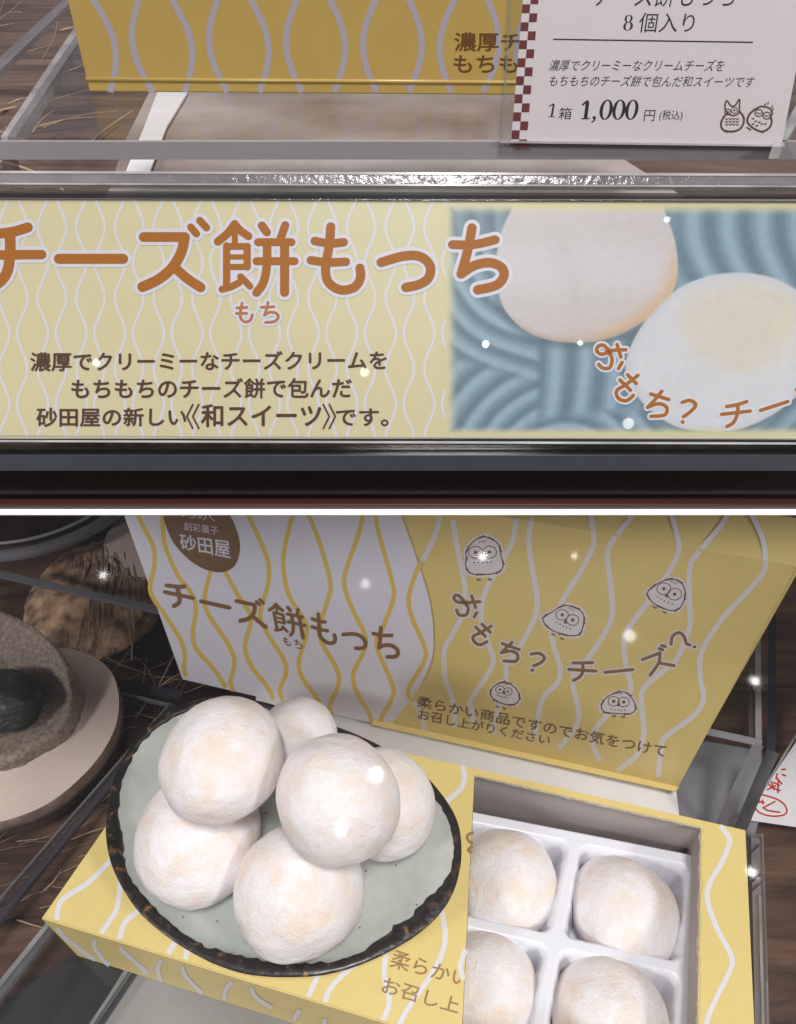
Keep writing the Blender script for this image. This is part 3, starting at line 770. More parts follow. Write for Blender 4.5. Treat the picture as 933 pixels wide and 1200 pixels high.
for f, po2, eyes, bk_, er in OWL:
    ow = Ink(PL, .00045); c = spline(po2, 4, True); cen = np.mean(np.array(c), 0)
    lo.poly(T(f, [tuple(cen + (np.array(q_) - cen) * 1.16) for q_ in c]))
    n_ = len(c)
    for i in range(0, n_, 2):       # feathery broken outline
        a = np.array(c[i]); b = np.array(c[(i + 2) % n_]); d_ = a - cen; d_ = d_ / np.linalg.norm(d_)
        ow.stroke(T(f, [tuple(a), tuple(b)]), 1.4 if i % 3 else 2.1)
        if i % 6 == 0: ow.stroke(T(f, [tuple(a - d_ * 5), tuple(a + d_ * 10)]), 1.0)
    ax = np.array(eyes[1], float) - np.array(eyes[0]); ax = ax / np.linalg.norm(ax); dn = np.array((-ax[1], ax[0]))
    for e in eyes:
        p_ = f(e); ow.dot(p_, 2.0 if er > 30 else 1.5)
        ow.stroke(T(f, [(e[0] + er * math.cos(t), e[1] + er * .85 * math.sin(t)) for t in np.linspace(0, 6.3, 13)]), 1.0)
    ow.dot(f(bk_), 1.8, 2.2)
    m_ = (np.array(eyes[0]) + np.array(eyes[1])) / 2
    for j in range(-2, 3):
        ow.dot(f(tuple(m_ + ax * j * er * .6 + dn * er * 1.55 + dn * -abs(j) * 2)), .9)
        if abs(j) < 2: ow.stroke(T(f, [tuple(m_ + ax * j * er * .35 - dn * er * 1.35), tuple(m_ + ax * j * er * .35 - dn * er * 1.6)]), 1)
    for sgn in (-1, 1):
        q_ = cen + dn * np.linalg.norm(np.array(c[0]) - cen) * .98 + ax * sgn * er * .8
        for j in (-1, 0, 1): ow.stroke(T(f, [tuple(q_ + ax * j * 8), tuple(q_ + ax * j * 9 + dn * 9)]), 1)
    ow.build('owl_drawing', M['owl2'], lb)
lo.build('lettering_outline', M['cardline'], lb); lt.build('lettering', M['print'], lb)
tx = Ink(PL, .0006)
text(tx, '柔らかい商品ですのでお気をつけて', T(a3, [(20, 443), (622, 563), (616, 593), (18, 470)]), .014)
text(tx, 'お召し上がりください', T(a3, [(22, 474), (342, 540), (336, 563), (20, 500)]), .014)
tx.build('notice_lettering', mat('dark brown ink', lin(112, 80, 50), .4), lb)

# ------------------------------------------------------------------ lower display: flat box with the window cut in its lid
LZ = .08
G = lambda x, y, z=LZ: gz(x, y, z)
fx = gz(50, 1075, LZ); fdir = (gz(300, 1152, LZ) - fx).normalized()
FRc = gz(890, 1331, LZ); BRc = G(873.5, 973); BLc = G(224, 825)
bx = thing('sample_box', 'flat yellow sample box with a window cut in its lid, under the plate', 'box', (0, .1, DZ))
cTL, cTR, cBR, cBL = G(556, 908.5), G(821.5, 970), G(816, 1289), G(541.5, 1206)
# where the window's edges extended meet the outer edges
ld = MB(); th_ = Vector((0, 0, -.0007))
ld.v = [fx, FRc, BRc, BLc, cTL, cTR, cBR, cBL]; ld.v = [Vector(v) for v in ld.v]
nv = 8; ld.v += [v + th_ for v in ld.v]
top_f = [(0, 7, 4, 3), (3, 4, 5, 2), (2, 5, 6, 1), (1, 6, 7, 0)]
ld.f = [tuple(f) for f in top_f] + [tuple(i + nv for i in f[::-1]) for f in top_f]
ld.f += [(i, (i + 1) % 4, (i + 1) % 4 + nv, i + nv) for i in range(4)]
lid = ld.build('lid', M['card'], bx)
rw = Ink(Plane((0, 0, LZ), (0, 0, 1)), 0)
ed = MB()
def jag(a, b, n, w1=.0006, amp=.0004, seed=0):
    r_ = random.Random(seed); a, b = Vector(a), Vector(b); t = (b - a).normalized(); s = Vector((-t.y, t.x, 0)); o1 = []; o2 = []
    for i in range(n + 1):
        p_ = a.lerp(b, i / n) + s * r_.uniform(-amp, amp)
        o1.append(p_ + s * w1 * .5 + Vector((0, 0, .00012))); o2.append(p_ - s * w1 * .5 + Vector((0, 0, -.0006)))
    ed.add(o1 + o2, [(i, i + 1, n + 2 + i, n + 1 + i) for i in range(n)])
jag(cTL, cTR, 46, .0008, .00025, 1); jag(cTR, cBR, 60, .001, .0004, 2); jag(cTL, cBL, 50, .0004, .0001, 3)
ed.build('cut_edge', M['raw'], lid)
dn = Vector((0, 0, -(LZ - .0012 - DZ)))
def wall(a, b, name, m, inset=.0, t=.0006):
    a, b = Vector(a), Vector(b); d_ = (b - a).normalized(); n_ = Vector((-d_.y, d_.x, 0)) * t
    z = Vector((0, 0, -.0012))
    return MB().slab([a + z, b + z, b + n_ + z, a + n_ + z], dn).build(name, m, bx)
out_ = Vector((fdir.y, -fdir.x, 0)) * .0003
wall(fx + out_ - fdir * .0006, FRc + out_ + fdir * .0006, 'front_panel', M['card'])
wall(FRc, BRc, 'side_panel', M['card']); wall(BLc + Vector((0, 0, 0)), fx, 'side_panel', M['card'])
wall(BRc, BLc, 'back_panel', M['card'])
inw = (cTR - cTL).normalized(); bw = Vector((-inw.y, inw.x, 0))
MB().slab([cTL - inw * .03 + bw * .0015 + Vector((0, 0, -.001)), cTR + inw * .002 + bw * .0015 + Vector((0, 0, -.001)), cTR + inw * .002 + bw * .0022 + Vector((0, 0, -.001)), cTL - inw * .03 + bw * .0022 + Vector((0, 0, -.001))], dn).build('inner_wall', M['inner'], bx)
sd = (cBR - cTR).normalized(); sw = Vector((-sd.y, sd.x, 0))
MB().slab([cTR - sd * .002 + sw * .0012 + Vector((0, 0, -.001)), cBR + sw * .0012 + Vector((0, 0, -.001)), cBR + sw * .0019 + Vector((0, 0, -.001)), cTR - sd * .002 + sw * .0019 + Vector((0, 0, -.001))], dn).build('inner_wall', M['inner'], bx)
MB().slab([v + Vector((0, 0, -(LZ - DZ) + .0003)) for v in (fx, FRc, BRc, BLc)], (0, 0, .0006)).build('bottom_panel', M['inner'], bx)
# stripes on the lid
PT = Plane((0, 0, LZ), (0, 0, 1))
b6 = lambda p: (p[0] / 3.11, 930 + p[1] / 3.11)
b7 = lambda p: (300 + p[0] / 3.11, 1040 + p[1] / 3.11)
b5 = lambda p: (530 + p[0] / 2.315, 860 + p[1] / 2.315)
TOPL = [T(b6, [(440, 215), (408, 240), (320, 325), (225, 390), (207, 463)]), T(b6, [(450, 280), (440, 320), (425, 420), (375, 500), (368, 515)]), T(b6, [(540, 405), (515, 420), (455, 470), (436, 535)]),
        T(b6, [(660, 515), (640, 540), (603, 600)]), T(b6, [(700, 540), (685, 565), (672, 622)]), T(b7, [(240, 290), (222, 330), (180, 420), (165, 445)]),
        T(b7, [(370, 280), (340, 298), (270, 370), (247, 440), (245, 475)]), T(b7, [(478, 210), (468, 320), (486, 420), (450, 510), (430, 600)]),
        T(b7, [(672, 60), (690, 190), (650, 300), (575, 410), (525, 500), (520, 600)]), T(b7, [(768, 215), (745, 290), (765, 350)]),
        T(b5, [(20, 70), (34, 110), (25, 145), (0, 170), (-20, 188)]), T(b5, [(100, 92), (62, 112)]), T(b5, [(185, 115), (205, 135)]),
        T(b5, [(357, 157), (378, 178)]), T(b5, [(440, 176), (410, 190)]), T(b5, [(532, 198), (556, 220)]), T(b5, [(625, 215), (600, 232)]),
        T(b5, [(715, 238), (752, 285), (735, 340), (692, 430), (715, 520), (758, 605), (750, 650), (715, 720), (690, 790), (695, 900)]),
        [(516, 872), (535, 885), (556, 890)], [(470, 878), (440, 880)]]
ik = Ink(PT, .00012)
def on_lid(x, y):
    if y > 1075 + .308 * (x - 50) - 2.2 or y < 872 + .2327 * (x - 440) + 1.5 or x > 874 + .03 * (y - 973): return False
    return not (x > 556 - (y - 908.5) * .0475 - .5 and x < 822 and y > 908.5 + .2316 * (x - 556) - 1)
for pts in TOPL: ik.within(pts, 6.0, on_lid)
ik.build('lid_pattern', M['cardline'], lid)
PF = Plane(fx + out_ * 1.0, out_)
FRO = [T(b6, [(197, 468), (215, 500), (260, 545), (345, 605)]), T(b6, [(352, 518), (345, 560), (385, 615), (420, 640)]), T(b6, [(425, 548), (465, 590), (540, 655)]), T(b6, [(592, 602), (575, 640), (590, 690)]),
       T(b6, [(662, 625), (680, 670), (760, 750)]), T(b6, [(848, 682), (820, 720), (820, 760)]), T(b7, [(-22, 355), (0, 400), (60, 440)]), T(b7, [(160, 445), (135, 490), (130, 540)]), T(b7, [(250, 480), (255, 520), (300, 580)])]
ik = Ink(PF, .0002)
for pts in FRO: ik.within(pts, 5.0, lambda x, y: 1082 + .308 * (x - 50) < y < 1122 + .30 * (x - 96))
ik.build('front_pattern', M['cardline'], bx)
tx = Ink(PT, .0003)
cutx = lambda y: 556 - (y - 908) * .0475 - 1
text(tx, '柔らかい', T(b7, [(503, 226), (782, 312), (768, 366), (486, 290)]), .014, 0, cutx)
text(tx, 'お召し上が', T(b7, [(470, 322), (822, 428), (808, 482), (455, 384)]), .014, 0, cutx)
tx.stroke([(554, 976), (548, 979), (549, 985), (553, 988)], 3.6); tx.stroke([(553, 992), (549, 996), (552, 999)], 3.6)
tx.build('lid_lettering', mat('light brown ink', lin(158, 122, 84), .4), lid)

# ------------------------------------------------------------------ tray with compartments inside the box
TZ = .0605
nd = gz(651, 1103, TZ); e1 = gz(806, 1137, TZ) - nd; e2 = gz(675, 982, TZ) - nd
tr_ = thing('tray', 'white plastic tray with square wells set inside the cut open box', 'tray', (nd.x, nd.y, DZ))
NU, NV = 200, 170; U0, U1, V0, V1 = -1.05, 1.12, -1.02, 1.10
le1, le2 = e1.length, e2.length
us = np.linspace(U0, U1, NU); vv = np.linspace(V0, V1, NV); vs = []
for v in vv:
    for u in us:
        fu = (u - math.floor(u)); fv = (v - math.floor(v))
        du = min(fu, 1 - fu) * le1; dv_ = min(fv, 1 - fv) * le2
        if u > 1: du = -(u - 1) * le1
        if v > 1: dv_ = -(v - 1) * le2
        rim = .0021; rc = .005
        ax_, ay_ = du - rim, dv_ - rim
        d = min(ax_, ay_) if (ax_ > rc or ay_ > rc) else rc - math.hypot(rc - ax_, rc - ay_) if (ax_ < rc and ay_ < rc) else min(ax_, ay_)
        per = fu * le1 if ay_ < ax_ else fv * le2
        rib = .0006 * math.exp(-((per / .0085 - round(per / .0085)) * 5) ** 2)
        wdt = .0062 + rib * 2
        t = max(0, min(1, d / wdt)); t = t * t * (3 - 2 * t) if t > .15 else t * .4
        z = TZ - .024 * max(0, t)
        if u > 1.05: z -= (u - 1.05) * le1 * 2.5
        if v > 1.06: z -= (v - 1.06) * le2 * 2.5
        p = nd + e1 * u + e2 * v; vs.append((p.x, p.y, z))
fs = [(j * NU + i, j * NU + i + 1, (j + 1) * NU + i + 1, (j + 1) * NU + i) for j in range(NV - 1) for i in range(NU - 1)]
obj('wells', vs, fs, M['tray'], tr_, smooth=True, solid=.0004)

# ------------------------------------------------------------------ rice cakes
def mochi_material():
    m = bpy.data.materials.new('powdered rice cake'); m.use_nodes = True; nt = m.node_tree; N = nt.nodes; L = nt.links
    b = N['Principled BSDF']; b.inputs['Roughness'].default_value = .85; b.inputs['Specular IOR Level'].default_value = .2
    b.inputs['Subsurface Weight'].default_value = .3; b.inputs['Subsurface Radius'].default_value = (.006, .003, .0015); b.inputs['Subsurface Scale'].default_value = 1
    b.inputs['Sheen Weight'].default_value = .25; b.inputs['Sheen Roughness'].default_value = .5
    tc = N.new('ShaderNodeTexCoord'); oi = N.new('ShaderNodeObjectInfo')
    ad = N.new('ShaderNodeVectorMath'); ad.operation = 'ADD'
    mu = N.new('ShaderNodeMath'); mu.operation = 'MULTIPLY'; mu.inputs[1].default_value = 3
    L.new(oi.outputs['Random'], mu.inputs[0]); L.new(tc.outputs['Object'], ad.inputs[0]); L.new(mu.outputs[0], ad.inputs[1])
    n = N.new('ShaderNodeTexNoise'); n.inputs['Scale'].default_value = 75; n.inputs['Detail'].default_value = 7; n.inputs['Roughness'].default_value = .68
    L.new(ad.outputs[0], n.inputs['Vector'])
    r = N.new('ShaderNodeValToRGB'); e = r.color_ramp.elements
    e[0].position = .30; e[0].color = lin(247, 228, 213); e[1].position = .58; e[1].color = lin(254, 249, 254)
    x = e.new(.46); x.color = lin(250, 239, 234)
    L.new(n.outputs['Fac'], r.inputs[0]); L.new(r.outputs[0], b.inputs['Base Color'])
    n2 = N.new('ShaderNodeTexNoise'); n2.inputs['Scale'].default_value = 800; n2.inputs['Detail'].default_value = 6; n2.inputs['Roughness'].default_value = .7
    n3 = N.new('ShaderNodeTexNoise'); n3.inputs['Scale'].default_value = 260; n3.inputs['Detail'].default_value = 4
    L.new(ad.outputs[0], n2.inputs['Vector']); L.new(ad.outputs[0], n3.inputs['Vector'])
    s = N.new('ShaderNodeMath'); s.operation = 'ADD'; L.new(n2.outputs[0], s.inputs[0]); L.new(n3.outputs[0], s.inputs[1])
    bp = N.new('ShaderNodeBump'); bp.inputs['Strength'].default_value = .62; bp.inputs['Distance'].default_value = .0014
    L.new(s.outputs[0], bp.inputs['Height']); L.new(bp.outputs[0], b.inputs['Normal'])
    return m


M['mochi'] = mochi_material()


def mochi(cx, cy, z, wpx, hz, label, group, tilt=(0, 0), seed=0, sx=1.0, flat=.5, sy=.95):
    c = gz(cx, cy, z); depth = (c - CAM).dot(FW); Rx = wpx / 2 * depth / FPX
    bm = bmesh.new(); bmesh.ops.create_icosphere(bm, subdivisions=6, radius=1)
    off = Vector((seed * 3.1, seed * 1.7, 0)); rot = Euler((R(tilt[0]), R(tilt[1]), seed * 1.3)).to_matrix()
    for v in bm.verts:
        p = v.co.copy(); n_ = p.copy()
        if p.z < 0:
            k = abs(p.z); p.z = -flat * (1 - (1 - k) ** 1.7)
            q = math.hypot(p.x, p.y); 
            if q > 1e-5:
                f = (1 - k ** 3.2) ** .5 / q if q > 1e-4 else 1; f = min(f, 1.6); p.x *= f; p.y *= f
        l = noise.noise(n_ * 1.4 + off) * .045 + noise.noise(n_ * 3.3 + off) * .015 + noise.noise(n_ * 11 + off) * .004
        p *= 1 + l
        p = Vector((p.x * sx * Rx, p.y * Rx * sy, p.z * hz)); v.co = rot @ p
    me = bpy.data.meshes.new('rice_cake'); bm.to_mesh(me); bm.free()
    for p in me.polygons: p.use_smooth = True
    me.materials.append(M['mochi'])
    o = bpy.data.objects.new('rice_cake', me); COL.objects.link(o); o.location = c
    return tag(o, label, 'rice cake', group)


gp = 'rice cakes heaped on the plate'
PZ = .0865
mochi(348, 868, .108, 98, .021, 'round white rice cake at the back of the plate, beside the upright box', gp, seed=3)
mochi(449, 940, .105, 126, .021, 'white rice cake peeping out on the right behind the shiny topmost right cake', gp, seed=4)
mochi(232, 980, .104, 152, .021, 'white rice cake on the plate nearest the dark left rim, under another cake', gp, (0, 0), 6)
mochi(351, 1042, .104, 151, .023, 'frontmost rice cake on the plate, nearest its front rim', gp, (0, 0), 5)
mochi(262, 889, .142, 148, .022, 'large rice cake on top of the heap at the left', gp, (-4, 3), 1)
mochi(396, 935, .142, 147, .024, 'large rice cake on top of the heap at the right', gp, (-4, -4), 2)
gt = 'rice cakes in the tray wells'
mochi(592, 1034, .050, 124, .020, 'rice cake in the back tray well next to the uncovered lid edge, beside the plate', gt, (0, 0), 8)
mochi(731, 1068, .050, 124, .020, 'rice cake in the back corner tray well by the right side of the box', gt, (4, 0), 9)
mochi(565, 1160, .050, 130, .020, 'rice cake in the front tray well half under the lid at left', gt, (0, 0), 10)
mochi(716, 1196, .050, 138, .020, 'rice cake in the front tray well at lower right, cut by the picture edge', gt, (4, 0), 11)

# ------------------------------------------------------------------ plate
def plate_material():
    m = bpy.data.materials.new('celadon glaze'); m.use_nodes = True; nt = m.node_tree; N = nt.nodes; L = nt.links
    b = N['Principled BSDF']; b.inputs['Roughness'].default_value = .22; b.inputs['Coat Weight'].default_value = .3; b.inputs['Coat Roughness'].default_value = .08
    tc = N.new('ShaderNodeTexCoord')
    n = N.new('ShaderNodeTexNoise'); n.inputs['Scale'].default_value = 38; n.inputs['Detail'].default_value = 9; n.inputs['Roughness'].default_value = .68
    L.new(tc.outputs['Object'], n.inputs['Vector'])
    r = N.new('ShaderNodeValToRGB'); r.color_ramp.elements[0].position = .3; r.color_ramp.elements[1].position = .7
    r.color_ramp.elements[0].color = lin(172, 182, 176); r.color_ramp.elements[1].color = lin(204, 207, 202)
    L.new(n.outputs[0], r.inputs[0])
    vo = N.new('ShaderNodeTexVoronoi'); vo.voronoi_dimensions = '2D'; vo.inputs['Scale'].default_value = 60; vo.inputs['Randomness'].default_value = 1
    L.new(tc.outputs['Object'], vo.inputs['Vector'])
    sp = N.new('ShaderNodeValToRGB'); sp.color_ramp.elements[0].position = .012; sp.color_ramp.elements[1].position = .035
    sp.color_ramp.elements[0].color = (1, 1, 1, 1); sp.color_ramp.elements[1].color = (0, 0, 0, 1)
    L.new(vo.outputs['Distance'], sp.inputs[0])
    mx = N.new('ShaderNodeMix'); mx.data_type = 'RGBA'; mx.inputs[7].default_value = lin(120, 82, 48)
    L.new(sp.outputs[0], mx.inputs[0]); L.new(r.outputs[0], mx.inputs[6]); L.new(mx.outputs[2], b.inputs['Base Color'])
    n2 = N.new('ShaderNodeTexNoise'); n2.inputs['Scale'].default_value = 260; n2.inputs['Detail'].default_value = 3
    L.new(tc.outputs['Object'], n2.inputs['Vector'])
    bp = N.new('ShaderNodeBump'); bp.inputs['Strength'].default_value = .12; bp.inputs['Distance'].default_value = .0012
    L.new(n2.outputs[0], bp.inputs['Height']); L.new(bp.outputs[0], b.inputs['Normal'])
    return m


p4 = lambda p: (100 + p[0] / 2.028, 800 + p[1] / 2.028)
OUT = spline(T(p4, [(320, 38), (250, 50), (172, 92), (110, 155), (72, 228), (55, 315), (60, 400), (85, 470), (132, 540), (190, 592), (250, 632), (320, 666), (400, 688), (500, 694), (580, 686), (662, 661), (742, 621), (812, 571), (862, 510), (886, 440), (888, 370), (872, 312), (832, 252), (782, 203), (720, 165), (655, 132), (590, 106), (530, 82), (470, 63), (400, 45)]), 6, True)
RZ_ = .0935
OW = [gz(*p, RZ_) for p in OUT]; nO = len(OW)
cen = sum(OW, Vector()) / nO; cen.z = 0
pl = thing('plate', 'hand made pale green plate with rough dark brown rim on the yellow box', 'plate', (cen.x, cen.y, LZ + .0005))
rings = [(1.0, RZ_), (.985, RZ_ + .0002), (.965, RZ_ - .0006), (.93, .0912), (.86, .0892), (.74, .0872), (.5, .0862), (.25, .086), (.02, .086)]
under = [(.995, RZ_ - .0015), (.95, .0885), (.82, .0842), (.66, .0808), (.64, LZ + .0006), (.02, LZ + .0007)]
vs = []; prof = under[::-1] + rings
for s, z in prof:
    for i, p in enumerate(OW):
        wb = .0007 * noise.noise(Vector((p.x * 40, p.y * 40, 1))) if z > .088 else 0
        vs.append((cen.x + (p.x - cen.x) * s, cen.y + (p.y - cen.y) * s, z + wb))
fs = [(j * nO + i, j * nO + (i + 1) % nO, (j + 1) * nO + (i + 1) % nO, (j + 1) * nO + i) for j in range(len(prof) - 1) for i in range(nO)]
fs += [tuple(range(nO - 1, -1, -1)), tuple(range((len(prof) - 1) * nO, len(prof) * nO))]
obj('dish', vs, fs, plate_material(), pl, smooth=True)
# dark rim glaze, thicker at the left and lower right
rm = bpy.data.materials.new('dark rim glaze'); rm.use_nodes = True
nt = rm.node_tree; N = nt.nodes; L = nt.links; b = N['Principled BSDF']; b.inputs['Roughness'].default_value = .38; b.inputs['Coat Weight'].default_value = .2
tc = N.new('ShaderNodeTexCoord'); n = N.new('ShaderNodeTexNoise'); n.inputs['Scale'].default_value = 230; n.inputs['Detail'].default_value = 5; L.new(tc.outputs['Object'], n.inputs['Vector'])
r = N.new('ShaderNodeValToRGB'); e = r.color_ramp.elements; e[0].position = .5; e[0].color = lin(30, 26, 26); e[1].position = .74; e[1].color = lin(150, 104, 60)
x = e.new(.60); x.color = lin(50, 38, 33)
L.new(n.outputs[0], r.inputs[0]); L.new(r.outputs[0], b.inputs['Base Color'])
bp = N.new('ShaderNodeBump'); bp.inputs['Strength'].default_value = .6; bp.inputs['Distance'].default_value = .001; L.new(n.outputs[0], bp.inputs['Height']); L.new(bp.outputs[0], b.inputs['Normal'])
vs = []; m_ = 10
OA = np.array(OUT)
for i, p in enumerate(OW):
    a = math.atan2(OA[i][1] - 975, OA[i][0] - 335)                    # where round the plate, seen from above
    th_r = .0016 + .0019 * math.exp(-((a - .62) / .32) ** 2) + .0010 * math.exp(-((abs(a) - math.pi) / .35) ** 2) + .0006 * math.exp(-((a - 1.7) / .7) ** 2) - .0002 * math.exp(-((a + 1.3) / .8) ** 2)
    th_r *= 1 + (.5 * noise.noise(Vector((p.x * 45, p.y * 45, 3))) + .12) + .3 * noise.noise(Vector((p.x * 300, p.y * 300, 3)))
    th_r = max(th_r, .0013); d = (cen - Vector((p.x, p.y, 0))).normalized()
    wb = .0007 * noise.noise(Vector((p.x * 40, p.y * 40, 1)))
    for k in range(m_):
        t = 2 * math.pi * k / m_
        q = Vector((p.x, p.y, RZ_ + wb + .0001)) + d * (th_r * .9 - .0007 + th_r * math.cos(t)) + Vector((0, 0, (.0006 if math.sin(t) > 0 else .0016) * math.sin(t) - max(0, math.cos(t)) * th_r * .28))
        vs.append(q)
fs = [(i * m_ + k, i * m_ + (k + 1) % m_, ((i + 1) % nO) * m_ + (k + 1) % m_, ((i + 1) % nO) * m_ + k) for i in range(nO) for k in range(m_)]
obj('rim', vs, fs, rm, pl, smooth=True)

# ------------------------------------------------------------------ lower clear riser under the boxes
rs = thing('acrylic_riser', 'low clear acrylic riser under the flat yellow box, with grey polished edges', 'display stand', (0, .1, 0))
def band(a, b_, wd, z, m, name, par, h=.003):
    A3, B3 = gz(*a, z), gz(*b_, z); t = (B3 - A3).normalized(); s = Vector((-t.y, t.x, 0)) * (wd * ((A3 + B3) / 2 - CAM).dot(FW) / FPX / 2)
    return MB().slab([A3 - s, B3 - s, B3 + s, A3 + s], (0, 0, -h)).build(name, m, par)
band((-60, 1228), (90, 1040), 6, DZ - .001, M['brightedge'], 'side_edge', rs)
band((-60, 1240), (90, 1052), 7, DZ - .0012, M['clearedge'], 'side_edge', rs)
band((88, 1228), (190, 1076), 4, .012, M['brightedge'], 'side_edge', rs)
band((96, 1230), (198, 1078), 4, .012, M['darkedge'], 'side_edge', rs)
MB().slab([gz(150, 1130, .006), gz(96, 1215, .006), gz(60, 1300, .006), gz(900, 1500, .006), gz(900, 1150, .006)], (0, 0, -.004)).build('base_sheet', mat('grey satin sheet', lin(196, 186, 182), .2, noise_amt=.3, noise_scale=22), rs)  # pale grey sheet imitates the box front mirrored in the acrylic
MB().slab([gz(-60, 1228, DZ - .0005), gz(50, 1084, DZ - .0005), gz(140, 1000, DZ - .0005), gz(873, 972, DZ - .0005), gz(900, 1400, DZ - .0005)], (0, 0, -.0004)).build('top_plate', M['clear'], rs)
o = MB().slab([gz(20, 1165, .004), gz(110, 1100, .004), gz(160, 1110, .004), gz(100, 1220, .004), gz(-40, 1300, .004), gz(-60, 1235, .004)], (0, 0, -.003)).build('dark_board', mat('dark grey board', lin(66, 62, 64), .35, noise_amt=.2, noise_scale=30), origin=gz(60, 1160, 0))
tag(o, 'dark grey board lying on the wood floor at the lower left, beside the riser edge', 'board')
# dark edged clear sheet left of the plate
cs = thing('acrylic_sheet', 'clear acrylic sheet with dark edges lying between the wood slice and the plate', 'acrylic sheet', gz(100, 950, .02))
band((204, 826), (-40, 1122), 9, .028, M['darkedge'], 'side_edge', cs)
band((197, 826), (-50, 1110), 2.5, .0285, M['clearedge'], 'side_edge', cs)
band((118, 806), (205, 827), 3, .028, M['clearedge'], 'back_edge', cs)
band((130, 800), (212, 816), 14, .022, M['darkedge'], 'back_edge', cs)
MB().slab([gz(200, 828, .0275), gz(110, 806, .0275), gz(-100, 1000, .0275), gz(-40, 1120, .0275)], (0, 0, -.0006)).build('plate', M['clear'], cs)
b = band((-20, 667), (232, 724), 7.5, .055, mat('hazy acrylic edge', lin(112, 112, 118), .3, alpha=.9), 'acrylic_strip', None)
tag(b, 'thin grey acrylic edge slanting across the straw sheaf behind the wood slice', 'acrylic strip')
# clear box at the right behind the yellow boxes
rb_ = thing('acrylic_box', 'tall clear acrylic box with grey polished edges beside the upright yellow box', 'display stand', gz(870, 900, 0))
HZ = .075
c0, c1, c2 = gz(826, 853, HZ), gz(893, 868, HZ), gz(886, 742, HZ + .05)
def bar3(a, b_, w_px, m, name, dvec=None):
    P1 = gz(a[0], a[1], a[2]); P2 = gz(b_[0], b_[1], b_[2]); view = ((P1 + P2) / 2 - CAM).normalized()
    t = (P2 - P1).normalized(); s = t.cross(view).normalized() * (w_px * ((P1 + P2) / 2 - CAM).dot(FW) / FPX / 2)
    MB().slab([P1 - s, P2 - s, P2 + s, P1 + s], view * .002).build(name, m, rb_)
bar3((824, 856, HZ), (893, 871, HZ), 8, mat('grey edge', lin(120, 120, 124), .3), 'top_edge')
bar3((889, 872, HZ), (836, 985, .03), 11, mat('slanting grey edge', lin(118, 118, 122), .3, alpha=.85), 'corner_edge')
bar3((888, 690, HZ), (889, 866, HZ), 6, M['brightedge'], 'back_edge')
bar3((880, 700, HZ - .003), (880, 864, HZ - .003), 4, M['clearedge'], 'back_edge')
bar3((906, 880, .06), (862, 985, .02), 13, mat('dark grey edge', lin(84, 82, 86), .3, alpha=.8), 'corner_edge')
bar3((905, 700, .04), (904, 880, .04), 8, M['darkedge'], 'corner_edge')
bar3((941, 848, .02), (858, 988, .02), 2.5, M['brightedge'], 'base_edge')
MB().slab([gz(790, 862, .01), gz(690, 975, .01), gz(875, 1010, .01), gz(893, 950, .01), gz(893, 880, .01)], (0, 0, -.003)).build('base_sheet', mat('grey base sheet', lin(150, 150, 156), .2, noise_amt=.3, noise_scale=20), rb_)
MB().slab([gz(300, 852, .026), gz(300, 800, .026), gz(790, 905, .026), gz(800, 990, .026), gz(560, 940, .026)], (0, 0, -.002)).build('shelf_sheet', M['paper'], rs)
MB().slab([gz(893, 868, HZ - .001), gz(800, 848, HZ - .001), gz(840, 640, HZ - .001), gz(885, 640, HZ - .001)], (0, 0, -.001)).build('top_plate', M['clear'], rb_)
# right clear channel along the flat box
ch = thing('acrylic_channel', 'narrow clear acrylic channel standing along the right side of the flat yellow box', 'acrylic channel', gz(890, 1050, 0))
def band2(a, b_, wd, z, m, name): return band(a, b_, wd, z, m, name, ch)
band2((893.5, 976), (902, 1240), 2.2, .068, M['clearedge'], 'side_edge'); band2((877, 978), (881, 1240), 3, .062, M['darkedge'], 'side_edge')
band2((876, 975), (895, 980), 2, .068, M['clearedge'], 'end_edge')
band2((886, 980), (893, 1240), 12, .045, mat('grey satin channel', lin(140, 132, 132), .2, noise_amt=.3, noise_scale=60), 'floor_strip')
band2((891, 1050), (896, 1240), 4, .046, M['brightedge'], 'side_edge')
for y in (1000, 1035, 1046): band2((880, y), (893, y - 13), 1.2, .05, M['darkedge'], 'cross_line')
# note with red handwriting
nt_ = thing('note', 'white paper note with circled red handwriting on the wood floor by the clear box', 'note', gz(905, 925, .012))
NP = Plane((0, 0, .013), (0, 0, 1))
obj('sheet', [NP.hit(*q) for q in ((872, 960), (960, 973), (960, 830), (934, 868))], [(0, 1, 2, 3)], M['paper'], nt_, solid=.0005)
n8 = lambda p: (820 + p[0] / 4.283, 720 + p[1] / 4.286)
ik = Ink(NP, .0002)
for pts in ([(275, 965), (300, 995), (360, 1013), (420, 1008), (438, 985), (420, 950), (380, 925), (330, 910), (312, 906)], [(320, 972), (345, 985), (402, 994)], [(318, 972), (378, 940)], [(292, 938), (322, 945)], [(297, 928), (300, 946)], [(316, 934), (318, 952)],
            [(345, 850), (365, 870), (405, 885)], [(385, 820), (412, 850)], [(360, 840), (372, 880)], [(340, 880), (380, 862)], [(395, 830), (392, 895)], [(372, 845), (400, 858)], [(412, 780), (430, 778)], [(415, 805), (430, 810)], [(388, 800), (384, 825)]):
    ik.stroke(T(n8, pts), 2.0, True)
ik.build('handwriting', M['red'], nt_)

